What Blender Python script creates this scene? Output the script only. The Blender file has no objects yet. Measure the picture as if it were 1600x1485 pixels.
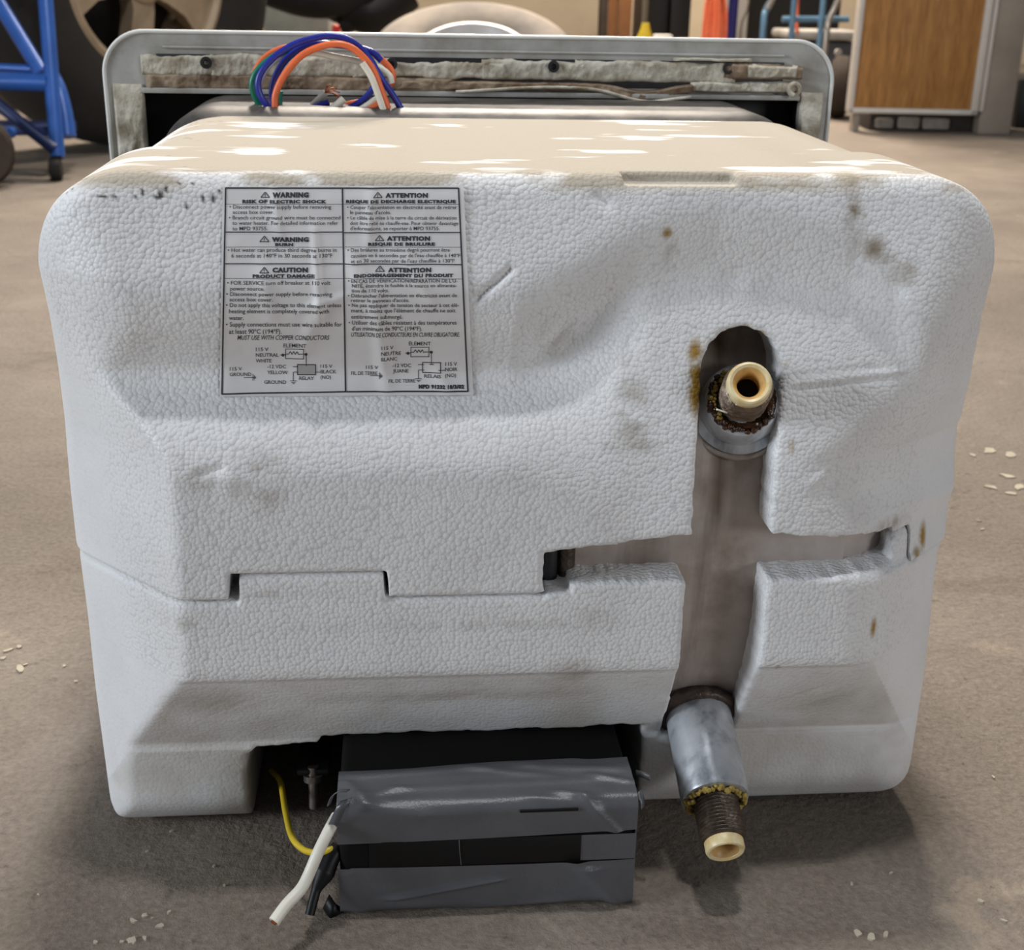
import bpy, bmesh, math, random
import numpy as np
from math import sin, cos, pi, radians
from mathutils import Vector, Matrix
from mathutils.bvhtree import BVHTree

random.seed(7)
rng = np.random.default_rng(11)
SC = bpy.context.scene
COL = SC.collection

# ------------------------------------------------------------------ camera
CAM = np.array([-.0561, -.502, .3999])
YAW, PITCH, ROLL, FPX = .0904, .3709, .0197, 2011.3
FW = np.array([sin(YAW) * cos(PITCH), cos(YAW) * cos(PITCH), -sin(PITCH)])
RT0 = np.array([cos(YAW), -sin(YAW), 0.0])
UP0 = np.cross(RT0, FW)
RT = cos(ROLL) * RT0 + sin(ROLL) * UP0
UP = -sin(ROLL) * RT0 + cos(ROLL) * UP0
cd = bpy.data.cameras.new('camera')
cam = bpy.data.objects.new('camera', cd)
COL.objects.link(cam)
cam.matrix_world = Matrix(((RT[0], UP[0], -FW[0], CAM[0]), (RT[1], UP[1], -FW[1], CAM[1]),
                           (RT[2], UP[2], -FW[2], CAM[2]), (0, 0, 0, 1)))
cd.sensor_width = 36
cd.lens = 36 * FPX / 1600
cd.clip_start = .02
cd.dof.use_dof = True
cd.dof.focus_distance = .56
cd.dof.aperture_fstop = 22
SC.camera = cam

# ------------------------------------------------------------------ light
SC.view_settings.view_transform = 'Standard'
SC.view_settings.look = 'None'
SC.view_settings.exposure = 0
SC.view_settings.gamma = 1
SC.view_settings.use_curve_mapping = False
w = bpy.data.worlds.new('garage_daylight')
SC.world = w
w.use_nodes = True
w.node_tree.nodes['Background'].inputs[0].default_value = (.80, .90, 1.0, 1)
w.node_tree.nodes['Background'].inputs[1].default_value = .09


def area(name, loc, target, power, sx, sy, col):
    l = bpy.data.lights.new(name, 'AREA')
    l.shape = 'RECTANGLE'
    l.size, l.size_y, l.energy, l.color = sx, sy, power, col
    o = bpy.data.objects.new(name, l)
    COL.objects.link(o)
    o.location = loc
    o.rotation_euler = (Vector(target) - Vector(loc)).to_track_quat('-Z', 'Y').to_euler()
    return o


area('ceiling_lamp', (.02, .66, 2.9), (.02, .66, 0), 27, .22, .12, (1, .96, .90))
area('ceiling_lamp', (.05, .06, 2.9), (.05, .06, 0), 27, .22, .12, (.97, .98, 1))
area('ceiling_lamp', (.85, 3.5, 2.9), (.5, 1.5, 0), 58, .30, .22, (1, .90, .78))
area('ceiling_lamp', (-.35, 3.5, 2.9), (0, 1.5, 0), 58, .30, .22, (1, .90, .78))
area('ceiling_lamp', (.3, 5.3, 2.9), (.4, 4.2, 0), 270, 1.2, .4, (1, .88, .74))
area('daylight_and_fill', (-3.4, -.85, 1.0), (0, 0, .2), 84, 1.1, .8, (.85, .925, 1))
area('daylight_and_fill', (2.4, -2.4, .95), (0, 0, .2), 30, 1.1, .8, (.95, .97, 1))  # added fill that brightens the right chamfers, not a door


# ------------------------------------------------------------------ helpers
def ray(px, py):
    return FW + (px - 800) / FPX * RT + (742.5 - py) / FPX * UP


def at_y(px, py, y):
    d = ray(px, py)
    return CAM + (y - CAM[1]) / d[1] * d


def at_z(px, py, z):
    d = ray(px, py)
    return CAM + (z - CAM[2]) / d[2] * d


def at_d(px, py, dist):
    return CAM + dist * ray(px, py)


def lin(c):
    out = []
    for v in c:
        v /= 255
        out.append(v / 12.92 if v <= .04045 else ((v + .055) / 1.055) ** 2.4)
    return tuple(out)


def tag(o, label=None, cat=None, group=None, kind=None):
    if label: o['label'] = label
    if cat: o['category'] = cat
    if group: o['group'] = group
    if kind: o['kind'] = kind
    return o


def empty(name, loc, label, cat, group=None, rz=0):
    o = bpy.data.objects.new(name, None)
    COL.objects.link(o)
    o.empty_display_size = .02
    o.location = loc
    o.rotation_euler = (0, 0, rz)
    bpy.context.view_layer.update()
    return tag(o, label, cat, group)


def link(name, me, m, parent=None):
    o = bpy.data.objects.new(name, me)
    COL.objects.link(o)
    if m is not None and not me.materials:
        me.materials.append(m)
    if parent is not None:
        o.parent = parent
        o.matrix_parent_inverse = parent_world(parent).inverted()
    return o


def parent_world(p):
    m = p.matrix_basis.copy()
    if p.parent:
        m = parent_world(p.parent) @ p.matrix_parent_inverse @ m
    return m


def pydata(name, v, f, m, parent=None, smooth=True, sharp=None):
    me = bpy.data.meshes.new(name)
    me.from_pydata([tuple(map(float, q)) for q in v], [], f)
    me.validate()
    me.update()
    if smooth:
        me.polygons.foreach_set('use_smooth', [True] * len(me.polygons))
        if sharp:
            me.set_sharp_from_angle(angle=radians(sharp))
    return link(name, me, m, parent)


def bm_obj(name, bm, m, parent=None, smooth=True, sharp=35):
    bmesh.ops.recalc_face_normals(bm, faces=bm.faces)
    me = bpy.data.meshes.new(name)
    bm.to_mesh(me)
    bm.free()
    if smooth:
        me.polygons.foreach_set('use_smooth', [True] * len(me.polygons))
        me.set_sharp_from_angle(angle=radians(sharp))
    return link(name, me, m, parent)


def add_box(bm, c, s, bev=0.0, rot=None, seg=2):
    r = bmesh.ops.create_cube(bm, size=1)
    M = Matrix.Translation(Vector(c)) @ (rot if rot is not None else Matrix.Identity(4)) @ Matrix.Diagonal((s[0], s[1], s[2], 1))
    bmesh.ops.transform(bm, matrix=M, verts=r['verts'])
    if bev > 0:
        es = list({e for v in r['verts'] for e in v.link_edges})
        bmesh.ops.bevel(bm, geom=es, offset=bev, segments=seg, profile=.5, affect='EDGES')


def box(name, c, s, m, parent=None, bev=.003, rot=None, seg=2):
    bm = bmesh.new()
    add_box(bm, c, s, bev, rot, seg)
    return bm_obj(name, bm, m, parent)


def resample(pts, n):
    P = np.array(pts, float)
    if len(P) == 2:
        t = np.linspace(0, 1, n)[:, None]
        return P[0] * (1 - t) + P[1] * t
    Q = np.vstack([2 * P[0] - P[1], P, 2 * P[-1] - P[-2]])
    seg = len(P) - 1
    out = []
    for u in np.linspace(0, seg, n):
        i = min(int(u), seg - 1)
        t = u - i
        a, b, c, d = Q[i], Q[i + 1], Q[i + 2], Q[i + 3]
        out.append(.5 * (2 * b + (c - a) * t + (2 * a - 5 * b + 4 * c - d) * t * t + (3 * b - a - 3 * c + d) * t ** 3))
    return np.array(out)


def tube_data(pts, r, n=10, cap=True, flat=1.0):
    P = np.array(pts, float)
    m = len(P)
    rr = np.full(m, r) if np.isscalar(r) else np.array(r)
    T = np.gradient(P, axis=0)
    T /= np.linalg.norm(T, axis=1)[:, None] + 1e-12
    up = np.array([0, 0, 1.0]) if abs(T[0][2]) < .9 else np.array([0, 1.0, 0])
    N = np.cross(T[0], up)
    N /= np.linalg.norm(N)
    v, f = [], []
    for i in range(m):
        N = N - T[i] * (N @ T[i])
        N /= np.linalg.norm(N) + 1e-12
        B = np.cross(T[i], N)
        for k in range(n):
            a = 2 * pi * k / n
            v.append(P[i] + rr[i] * (cos(a) * N + flat * sin(a) * B))
    for i in range(m - 1):
        for k in range(n):
            k2 = (k + 1) % n
            f.append((i * n + k, i * n + k2, (i + 1) * n + k2, (i + 1) * n + k))
    if cap:
        f.append(tuple(range(n))[::-1])
        f.append(tuple((m - 1) * n + k for k in range(n)))
    return v, f


def tube(name, pts, r, m, parent=None, n=10, res=None, flat=1.0):
    P = resample(pts, res) if res else np.array(pts, float)
    v, f = tube_data(P, r, n, True, flat)
    return pydata(name, v, f, m, parent, True, 50)


def lathe(name, prof, c, axis, m, parent=None, n=48, sharp=35, jitter=0, closed=False):
    """prof: list of (radius, distance along axis)"""
    ax = np.array(axis, float)
    ax /= np.linalg.norm(ax)
    u = np.cross(ax, [1, 0, 0] if abs(ax[0]) < .9 else [0, 1, 0])
    u /= np.linalg.norm(u)
    q = np.cross(ax, u)
    c = np.array(c, float)
    v, f = [], []
    for i, (r, h) in enumerate(prof):
        for k in range(n):
            a = 2 * pi * k / n
            rr = r + (random.uniform(-jitter, jitter) if jitter else 0)
            v.append(c + ax * h + rr * (cos(a) * u + sin(a) * q))
    L = len(prof)
    for i in range(L if closed else L - 1):
        j = (i + 1) % L
        for k in range(n):
            k2 = (k + 1) % n
            f.append((i * n + k, j * n + k, j * n + k2, i * n + k2))
    if not closed:
        if prof[0][0] > 1e-5: f.append(tuple(range(n)))
        if prof[-1][0] > 1e-5: f.append(tuple((L - 1) * n + k for k in range(n))[::-1])
    bm = bmesh.new()
    bv = [bm.verts.new(tuple(p)) for p in v]
    for fa in f:
        try: bm.faces.new([bv[i] for i in fa])
        except ValueError: pass
    bmesh.ops.remove_doubles(bm, verts=bm.verts, dist=1e-6)
    return bm_obj(name, bm, m, parent, True, sharp)


# ---- materials
class NT:
    def __init__(s, name):
        s.m = bpy.data.materials.new(name)
        s.m.use_nodes = True
        s.t = s.m.node_tree
        s.b = s.t.nodes['Principled BSDF']

    def n(s, typ, **kw):
        o = s.t.nodes.new(typ)
        for k, v in kw.items():
            if isinstance(k, str) and hasattr(o, k): setattr(o, k, v)
        return o

    def l(s, a, b): s.t.links.new(a, b)

    def pos(s):
        return s.n('ShaderNodeNewGeometry').outputs['Position']

    def noise(s, scale, detail=4, rough=.55, vec=None, dist=0.0):
        o = s.n('ShaderNodeTexNoise')
        o.inputs['Scale'].default_value = scale
        o.inputs['Detail'].default_value = detail
        o.inputs['Roughness'].default_value = rough
        o.inputs['Distortion'].default_value = dist
        s.l(vec if vec is not None else s.pos(), o.inputs['Vector'])
        return o.outputs['Fac']

    def scale(s, v, vec=None):
        o = s.n('ShaderNodeMapping')
        o.inputs['Scale'].default_value = v
        s.l(vec if vec is not None else s.pos(), o.inputs['Vector'])
        return o.outputs['Vector']

    def ramp(s, fac, stops):
        o = s.n('ShaderNodeValToRGB')
        e = o.color_ramp.elements
        while len(e) < len(stops): e.new(.5)
        for i, (p, c) in enumerate(stops):
            e[i].position = p
            e[i].color = (*c, 1) if len(c) == 3 else c
        s.l(fac, o.inputs['Fac'])
        return o.outputs['Color']

    def mix(s, fac, a, b, mode='MIX'):
        o = s.n('ShaderNodeMix', data_type='RGBA', blend_type=mode)
        for i, x in ((0, fac), (6, a), (7, b)):
            if hasattr(x, 'links') or hasattr(x, 'is_linked'): s.l(x, o.inputs[i])
            elif i == 0: o.inputs[0].default_value = x
            else: o.inputs[i].default_value = (*x, 1)
        return o.outputs[2]

    def math(s, op, a, b=0.0, clamp=False):
        o = s.n('ShaderNodeMath', operation=op)
        o.use_clamp = clamp
        for i, x in enumerate((a, b)):
            if hasattr(x, 'is_linked'): s.l(x, o.inputs[i])
            else: o.inputs[i].default_value = x
        return o.outputs[0]

    def attr(s, name):
        o = s.n('ShaderNodeAttribute')
        o.attribute_name = name
        return o.outputs['Fac']

    def bump(s, h, strength=.5, dist=.001, prev=None):
        o = s.n('ShaderNodeBump')
        o.inputs['Strength'].default_value = strength
        o.inputs['Distance'].default_value = dist
        s.l(h, o.inputs['Height'])
        if prev is not None: s.l(prev, o.inputs['Normal'])
        return o.outputs['Normal']

    def out(s, color=None, rough=None, normal=None, metal=None, spec=None):
        for key, x in (('Base Color', color), ('Roughness', rough), ('Normal', normal), ('Metallic', metal), ('Specular IOR Level', spec)):
            if x is None: continue
            if hasattr(x, 'is_linked'): s.l(x, s.b.inputs[key])
            elif key == 'Base Color': s.b.inputs[key].default_value = (*x, 1)
            else: s.b.inputs[key].default_value = x
        return s.m


def mat(name, c, rough=.6, metal=0.0, var=.12, scale=60, bump=0.0, bscale=200, c2=None, spec=.5):
    t = NT(name)
    c = lin(c)
    d = lin(c2) if c2 else tuple(v * (1 - var * 2.2) for v in c)
    f = t.noise(scale, 5, .6)
    colr = t.ramp(f, [(.3, d), (.62, c)])
    nrm = t.bump(t.noise(bscale, 4), bump, .002) if bump > 0 else None
    return t.out(colr, rough, nrm, metal, spec)


# foam
def foam_material():
    t = NT('expanded_polystyrene')
    p = t.pos()
    warp = t.n('ShaderNodeTexNoise')
    warp.inputs['Scale'].default_value = 60
    t.l(p, warp.inputs['Vector'])
    vo = t.n('ShaderNodeTexVoronoi', feature='F1')
    vo.inputs['Scale'].default_value = 530
    vo.inputs['Randomness'].default_value = .85
    t.l(p, vo.inputs['Vector'])
    dist = vo.outputs['Distance']
    dome = t.math('SUBTRACT', 1.0, t.math('MULTIPLY', t.math('MULTIPLY', dist, dist), 1.35), True)
    smooth = t.attr('smooth')
    amp = t.math('SUBTRACT', 1.0, t.math('MULTIPLY', smooth, .75))
    vf = t.n('ShaderNodeTexVoronoi', feature='F1')
    vf.inputs['Scale'].default_value = 950
    t.l(p, vf.inputs['Vector'])
    fd = t.math('SUBTRACT', 1.0, vf.outputs['Distance'])
    vent = t.attr('vent')
    h = t.math('ADD', t.math('MULTIPLY', t.math('MULTIPLY', dome, amp), t.math('SUBTRACT', 1.0, vent)), t.math('MULTIPLY', t.math('MULTIPLY', fd, .8), vent))
    fine = t.noise(900, 3)
    b = t.bump(h, .5, .0007)
    b = t.bump(fine, .12, .0006, b)
    b = t.bump(t.noise(38, 3), .12, .003, b)
    white = lin((234, 235, 236))
    base = t.ramp(t.noise(25, 4), [(.3, lin((226, 226, 227))), (.7, white)])
    groove = t.ramp(dist, [(.55, (1, 1, 1)), (.95, (.84, .84, .85))])  # occlusion shade and dirt painted into the grooves between beads
    base = t.mix(amp, base, t.mix(1.0, base, groove, 'MULTIPLY'))
    base = t.mix(t.attr('dust_and_tone'), base, lin((178, 168, 152)))
    base = t.mix(t.attr('dirt'), base, lin((128, 110, 84)))
    base = t.mix(t.attr('glue'), base, lin((158, 124, 50)))
    base = t.mix(t.attr('speck'), base, lin((60, 54, 48)))
    t.b.inputs['Subsurface Weight'].default_value = .0
    du = t.attr('dust_and_tone')
    return t.out(base, t.math('ADD', .5, t.math('MULTIPLY', du, .45)), b, 0, t.math('SUBTRACT', .4, t.math('MULTIPLY', du, .38)))


M = {}
M['foam'] = foam_material()


def floor_material():
    t = NT('worn_concrete')
    p = t.pos()
    big = t.noise(3.2, 8, .62)
    mid = t.noise(16, 6, .65, dist=.6)
    fine = t.noise(260, 5, .7)
    c = t.ramp(big, [(.30, lin((95, 87, 80))), (.48, lin((124, 114, 104))), (.66, lin((148, 137, 126)))])
    c = t.mix(t.ramp(mid, [(.36, (.55,) * 3), (.62, (0,) * 3)]), c, lin((106, 93, 82)))
    st = t.noise(5.0, 6, .7, t.scale((.6, 2.2, 1)), 1.0)
    c = t.mix(t.ramp(st, [(.58, (0,) * 3), (.66, (.6,) * 3)]), c, lin((90, 78, 68)))
    c = t.mix(t.ramp(t.noise(7, 7, .7), [(.62, (0,) * 3), (.68, (.5,) * 3)]), c, lin((190, 172, 150)))
    c = t.mix(.35, c, t.ramp(fine, [(.3, lin((76, 66, 57))), (.7, lin((168, 154, 138)))]))
    pit = t.ramp(t.noise(95, 6, .75), [(.30, (0,) * 3), (.40, (1,) * 3)])
    c = t.mix(pit, t.mix(.5, c, lin((70, 58, 48))), c)
    n = t.bump(fine, .5, .0014)
    n = t.bump(t.noise(70, 6, .7), .6, .004, n)
    n = t.bump(pit, .4, .0015, n)
    return t.out(c, t.ramp(mid, [(.3, (.62,) * 3), (.7, (.82,) * 3)]), n, 0, .35)


M['floor'] = floor_material()
M['wall'] = mat('painted_wall', (206, 190, 164), .8, var=.05, scale=4)
M['cream'] = mat('cream_enamel', (214, 198, 170), .55, var=.04, scale=8)
M['aluminium'] = None
t = NT('dull_aluminium')
nz = t.noise(30, 6, .6)
c_ = t.ramp(nz, [(.3, lin((146, 132, 122))), (.5, lin((178, 166, 158))), (.7, lin((196, 188, 184)))])
st = t.noise(14, 5, .6, t.scale((3, 1, .35)))
c_ = t.mix(t.ramp(st, [(.55, (0,) * 3), (.70, (.55,) * 3)]), c_, lin((104, 90, 78)))
c_ = t.mix(t.attr('dirt'), c_, lin((84, 66, 46)))
M['aluminium'] = t.out(c_, .48, t.bump(t.noise(700, 3, .6, t.scale((1, 1, .1))), .12, .0005), .35, .5)
t = NT('bright_pipe_aluminium')
c_ = t.ramp(t.noise(90, 5, .6, t.scale((1, 1, .3))), [(.30, lin((136, 140, 148))), (.5, lin((196, 200, 205))), (.75, lin((216, 219, 222)))])
M['pipe'] = t.out(c_, .36, t.bump(t.noise(500, 4), .15, .0005), .5, .5)
M['weld'] = mat('dark_weld', (96, 84, 76), .45, .6, .25, 150, .6, 250)
M['thread'] = mat('oily_steel_thread', (104, 92, 82), .38, .75, .25, 250, .25, 500)
M['rusty'] = mat('rust_stained_steel', (122, 106, 90), .42, .5, .3, 170, .4, 300, c2=(52, 30, 20))
M['liner'] = mat('yellowed_plastic', (226, 212, 170), .4, 0, .06, 150, c2=(206, 178, 120))
M['liner_in'] = mat('amber_plastic', (212, 170, 106), .45, 0, .1, 200)
M['sealant'] = mat('yellow_pipe_dope', (186, 158, 78), .75, 0, .25, 300, .6, 600)
M['tar'] = mat('brown_thread_residue', (70, 44, 26), .25, 0, .3, 250, .5, 300)
M['black_hole'] = mat('bore_shade', (10, 9, 8), .9, 0, .0)
M['paper'] = mat('sticker_paper', (224, 222, 222), .5, 0, .03, 60)
M['ink'] = mat('black_ink', (52, 53, 62), .6, 0, .05, 100)
M['relay_grey'] = mat('grey_ink', (172, 170, 168), .6, 0, .03, 100)
M['flange'] = mat('grey_painted_flange', (176, 176, 172), .55, 0, .12, 40, c2=(140, 136, 126))
M['flange_edge'] = mat('white_enamel_edge', (222, 222, 218), .4, 0, .05, 80)
M['putty'] = mat('grey_butyl_putty', (202, 197, 183), .8, 0, .16, 70, .8, 160, c2=(146, 134, 112))
M['putty_brown'] = mat('brown_stained_putty', (150, 132, 110), .8, 0, .25, 60, .8, 160, c2=(92, 66, 46))
M['black_gasket'] = mat('black_gasket', (30, 30, 34), .5, 0, .2, 90)
M['housing'] = mat('dark_scuffed_steel', (96, 92, 88), .5, .5, .35, 26, .2, 60, c2=(26, 25, 27))
M['void'] = mat('black_steel_and_void_shade', (22, 22, 24), .6, 0, .2, 40)  # dark plate colour; in the door pan it paints the shade of the opening
M['tape'] = mat('grey_duct_tape', (88, 89, 93), .36, 0, .08, 40, .12, 900, spec=.55)
M['etape'] = mat('black_vinyl_tape', (10, 10, 12), .5, 0, .1, 60, spec=.3)
M['box_black'] = mat('matt_black_plastic', (12, 11, 11), .75, 0, .1, 60, spec=.15)
M['w_blue'] = mat('blue_wire_insulation', (36, 48, 150), .35, 0, .08, 80)
M['w_orange'] = mat('orange_wire_insulation', (232, 112, 64), .4, 0, .06, 80)
M['w_green'] = mat('green_wire_insulation', (12, 122, 96), .38, 0, .06, 80)
M['w_white'] = mat('white_wire_insulation', (226, 222, 208), .45, 0, .05, 80)
M['w_grey'] = mat('grey_wire_insulation', (168, 168, 162), .45, 0, .08, 80)
M['w_yellow'] = mat('yellow_wire_insulation', (206, 178, 44), .4, 0, .06, 80)
M['copper'] = mat('bare_copper', (196, 120, 80), .35, .9, .1, 300)
M['bolt'] = mat('zinc_bolt', (150, 142, 136), .4, .8, .15, 200)
M['paint_chip'] = mat('dried_white_paint', (186, 176, 156), .75, 0, .1, 120, .4, 300)
# background
M['cart_blue'] = mat('blue_gloss_paint', (50, 94, 172), .32, .1, .1, 20)
M['cart_dark'] = mat('dark_blue_paint', (26, 44, 92), .45, .1, .2, 20)
M['rubber'] = mat('dusty_black_rubber', (29, 25, 22), .8, 0, .25, 12, .3, 80)
M['rubber_brown'] = mat('muddy_rubber', (66, 54, 44), .85, 0, .25, 12, .3, 80)
M['alloy'] = mat('dusty_alloy', (176, 158, 134), .5, .35, .12, 14)
M['underbody'] = mat('oily_black_metal', (18, 16, 15), .7, .2, .3, 10)
M['mud'] = mat('dried_mud_rubber', (150, 138, 124), .85, 0, .16, 7, c2=(112, 104, 98))
M['rim_white'] = mat('white_steel_rim', (186, 184, 182), .45, .1, .08, 10)
M['block'] = mat('grey_concrete_block', (134, 136, 128), .85, 0, .1, 20, .3, 120)
M['red'] = mat('red_plastic', (196, 44, 40), .5, 0, .05, 30)
M['pink'] = mat('pink_plastic', (206, 92, 116), .5, 0, .05, 30)
M['wood_dark'] = mat('tan_plank_wood', (166, 112, 66), .6, 0, .12, 8)
M['wood_old'] = mat('old_brown_wood', (92, 76, 60), .8, 0, .2, 8)
M['green'] = mat('green_plastic', (62, 122, 50), .6, 0, .1, 20)
M['yellow'] = mat('yellow_plastic', (204, 176, 38), .5, 0, .05, 30)
M['black_plastic'] = mat('black_plastic', (20, 19, 19), .5, 0, .15, 8)
M['greybrown'] = mat('grey_brown_board', (104, 92, 80), .7, 0, .15, 8)
M['cord'] = mat('orange_cord_jacket', (212, 96, 52), .55, 0, .08, 60)
M['navy'] = mat('navy_plastic', (36, 38, 112), .5, 0, .06, 20)
M['white_panel'] = mat('off_white_panel', (206, 200, 190), .6, 0, .05, 8)
M['truck_blue'] = mat('pale_blue_paint', (104, 142, 170), .4, .1, .12, 20)
M['truck_silver'] = mat('worn_chrome_handle', (190, 184, 174), .3, .7, .12, 20)
M['motor'] = mat('grey_cast_metal', (96, 98, 104), .55, .3, .2, 14)
M['motor_light'] = mat('dusty_light_grey_metal', (178, 172, 164), .6, .1, .12, 20)
M['fr_frame'] = mat('pale_aluminium_frame', (208, 202, 194), .45, .3, .05, 12)
M['fr_body'] = mat('grey_fridge_steel', (146, 136, 124), .55, .15, .12, 8)
M['fr_base'] = mat('grimy_vent_metal', (62, 54, 48), .7, .2, .3, 22)
M['fr_lump'] = mat('pale_insulation_wad', (150, 140, 130), .85, 0, .15, 40)
t = NT('oak_woodgrain_laminate')
v_ = t.scale((1, 1, .10))
wn = t.n('ShaderNodeTexWave', wave_type='BANDS', bands_direction='X')
wn.inputs['Scale'].default_value = 7
wn.inputs['Distortion'].default_value = 7
wn.inputs['Detail'].default_value = 3
wn.inputs['Detail Scale'].default_value = 1.2
t.l(t.scale((1, 1, .22)), wn.inputs['Vector'])
c_ = t.ramp(wn.outputs['Fac'], [(.05, lin((146, 99, 48))), (.5, lin((156, 108, 54))), (.95, lin((166, 118, 62)))])
c_ = t.mix(.45, c_, t.ramp(t.noise(170, 4, .6, v_), [(.35, lin((118, 78, 36))), (.65, lin((182, 132, 72)))]))
M['oak'] = t.out(c_, .5)

# ------------------------------------------------------------------ setting
me = bpy.data.meshes.new('floor')
me.from_pydata([(-9, -4, 0), (9, -4, 0), (9, 7, 0), (-9, 7, 0)], [], [(0, 1, 2, 3)])
FLOOR = tag(link('floor', me, M['floor']), 'worn stained concrete garage floor', kind='structure')
tag(box('wall_back', (0, 6.6, 1.5), (18, .12, 3), M['wall'], bev=0), 'cream garage wall far behind', kind='structure')


# paint flakes stuck to the concrete
def flake(px, py, rpx, mname='paint_chip'):
    c = at_z(px, py, 0)
    r = rpx * float((c - CAM) @ FW) / FPX
    n = random.randint(7, 11)
    ph = random.uniform(0, 6)
    el = random.uniform(.45, .8)
    top, bot = [], []
    for k in range(n):
        a = 2 * pi * k / n
        rr = r * random.uniform(.55, 1.15)
        dx, dy = cos(a) * rr, sin(a) * rr * el
        x = c[0] + dx * cos(ph) - dy * sin(ph)
        y = c[1] + dx * sin(ph) + dy * cos(ph)
        top.append((x, y, .0009)), bot.append((x, y, -.0004))
    f = [tuple(range(n))] + [(k, n + k, n + (k + 1) % n, (k + 1) % n) for k in range(n)]
    pydata('paint_fleck', top + bot, f, M[mname], FLOOR, False)


for q in [(208, 1441, 8), (226, 1432, 6), (251, 1449, 9), (264, 1427, 4), (205, 1472, 10), (226, 1468, 6), (190, 1474, 5), (150, 1474, 5), (238, 1437, 3),
          (32, 1046, 12), (40, 1040, 7), (12, 1018, 9), (5, 1030, 6), (30, 1012, 6), (100, 1042, 4), (118, 1066, 4), (60, 1400, 3), (350, 1385, 3), (334, 1355, 3),
          (1340, 1460, 11), (1362, 1466, 9), (1384, 1462, 8), (1545, 705, 20), (1578, 712, 14), (1520, 712, 9), (1575, 745, 14), (1592, 762, 16), (1548, 762, 12), (1580, 772, 10),
          (1535, 828, 5), (1530, 815, 4), (1331, 1383, 4), (1392, 1366, 4), (1533, 1410, 7), (1568, 1440, 6), (1552, 1216, 4), (230, 1332, 3), (268, 1300, 3)]:
    flake(*q)


# ------------------------------------------------------------------ foam signed distance field
def smax(a, b, k):
    h = np.maximum(k - np.abs(a - b), 0) / k
    return np.maximum(a, b) + h * h * k * .25


def smin(a, b, k): return -smax(-a, -b, k)


def sstep(x, a, b):
    t = np.clip((x - a) / (b - a), 0, 1)
    return t * t * (3 - 2 * t)


_NG = {}


def vnoise2(x, z, cell, seed):
    if seed not in _NG: _NG[seed] = np.random.default_rng(seed).random((512, 512)).astype(np.float32)
    g = _NG[seed]
    u, v = x / cell + 200.3, z / cell + 57.7
    i, j = np.floor(u).astype(int), np.floor(v).astype(int)
    a, b = u - i, v - j
    a, b = a * a * (3 - 2 * a), b * b * (3 - 2 * b)
    i0, i1, j0, j1 = i % 512, (i + 1) % 512, j % 512, (j + 1) % 512
    return (g[i0, j0] * (1 - a) + g[i1, j0] * a) * (1 - b) + (g[i0, j1] * (1 - a) + g[i1, j1] * a) * b


def fbm2(x, z, cell, seed, o=4):
    s, a, t = 0, 1, 0
    for k in range(o):
        s = s + a * vnoise2(x, z, cell / 2 ** k, seed + k)
        t += a
        a *= .55
    return s / t


def front(x, z):
    """depth (y) of the moulded front face"""
    zA = np.interp(x, [-.21, -.009, .028, .0545, .0757, .108, .1333, .152, .168, .19], [.2735, .2715, .2905, .3025, .3062, .3015, .2935, .278, .252, .215])
    yA = .010 + (z - .2735) * .26
    slopeA = np.interp(x, [-.05, .05], [.55, .52])
    A = smax(yA, .010 + (zA - .2735) * .26 - (z - zA) * slopeA, .012)
    tr = sstep(x, -.015, .05)
    zB = .2165 * (1 - tr) + .205 * tr
    sB = 1.15 * (1 - tr) + .30 * tr
    B = smax(np.zeros_like(z), (z - zB) * sB, .016)
    F = smin(A, B, .010)
    bot = (.1085 - z) * .60 + .0016 * sstep(-z, -.1075, -.1045)
    F = smax(F, bot, .004)
    F = smin(F, .0354 - .0029 * sstep(x, .0, .06) + np.maximum(0, z - .0525) * (1.5 + 2.5 * sstep(x, .0, .06)), .012 - .009 * sstep(x, .0, .06))
    F = smax(F, .0325 + (.023 - z) * .75, .005)
    cl = np.interp(z, [0, .21, .235, .262, .285], [-.1555, -.1515, -.155, -.161, -.169])
    F = smax(F, (cl - x) * 1.0, .0) if False else smax(F, (cl - x) * 1.0, .0035 + .012 * sstep(z, .23, .27))
    cr = np.interp(z, [0, .10, .148, .165, .19, .205, .229, .255, .285], [.1625, .158, .153, .139, .128, .128, .149, .161, .167])
    sr = np.interp(z, [.14, .175, .21, .26], [1.0, .68, .68, .95])
    kr = .016
    F = smax(F, (x - cr) * sr, kr)
    # dents and scuffs
    def bumpl(x0, z0, x1, z1, wd, h):
        d = np.array([x1 - x0, z1 - z0]); L2 = d @ d + 1e-12
        tt = np.clip(((x - x0) * d[0] + (z - z0) * d[1]) / L2, 0, 1)
        r2 = (x - x0 - tt * d[0]) ** 2 + (z - z0 - tt * d[1]) ** 2
        return h * np.exp(-r2 / wd ** 2)
    F = F + bumpl(.110, .2425, .158, .2470, .0012, .0006) + bumpl(.112, .2375, .160, .2425, .0011, .0007)
    F = F - bumpl(.110, .2400, .159, .2447, .0013, .0006)
    F = F + bumpl(-.0255, .2760, -.0115, .2880, .0010, .0032)
    F = F + bumpl(.0845, .2815, .0845, .2815, .006, .0014) - bumpl(.088, .2775, .088, .2775, .006, .001)
    F = F + bumpl(-.1400, .2055, -.1310, .2080, .0018, .0012) - bumpl(-.128, .203, -.128, .200, .004, .0012)
    F = F + bumpl(.135, .2920, .152, .2790, .0035, .0018) + bumpl(.131, .306, .133, .298, .0030, .0014)
    F = F + bumpl(.024, .3165, .028, .3135, .002, .0015)
    F = F + bumpl(.1195, .1960, .1260, .2005, .0011, -.0008) + bumpl(.1400, .1975, .1450, .2020, .0010, .0008)
    return F


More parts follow.
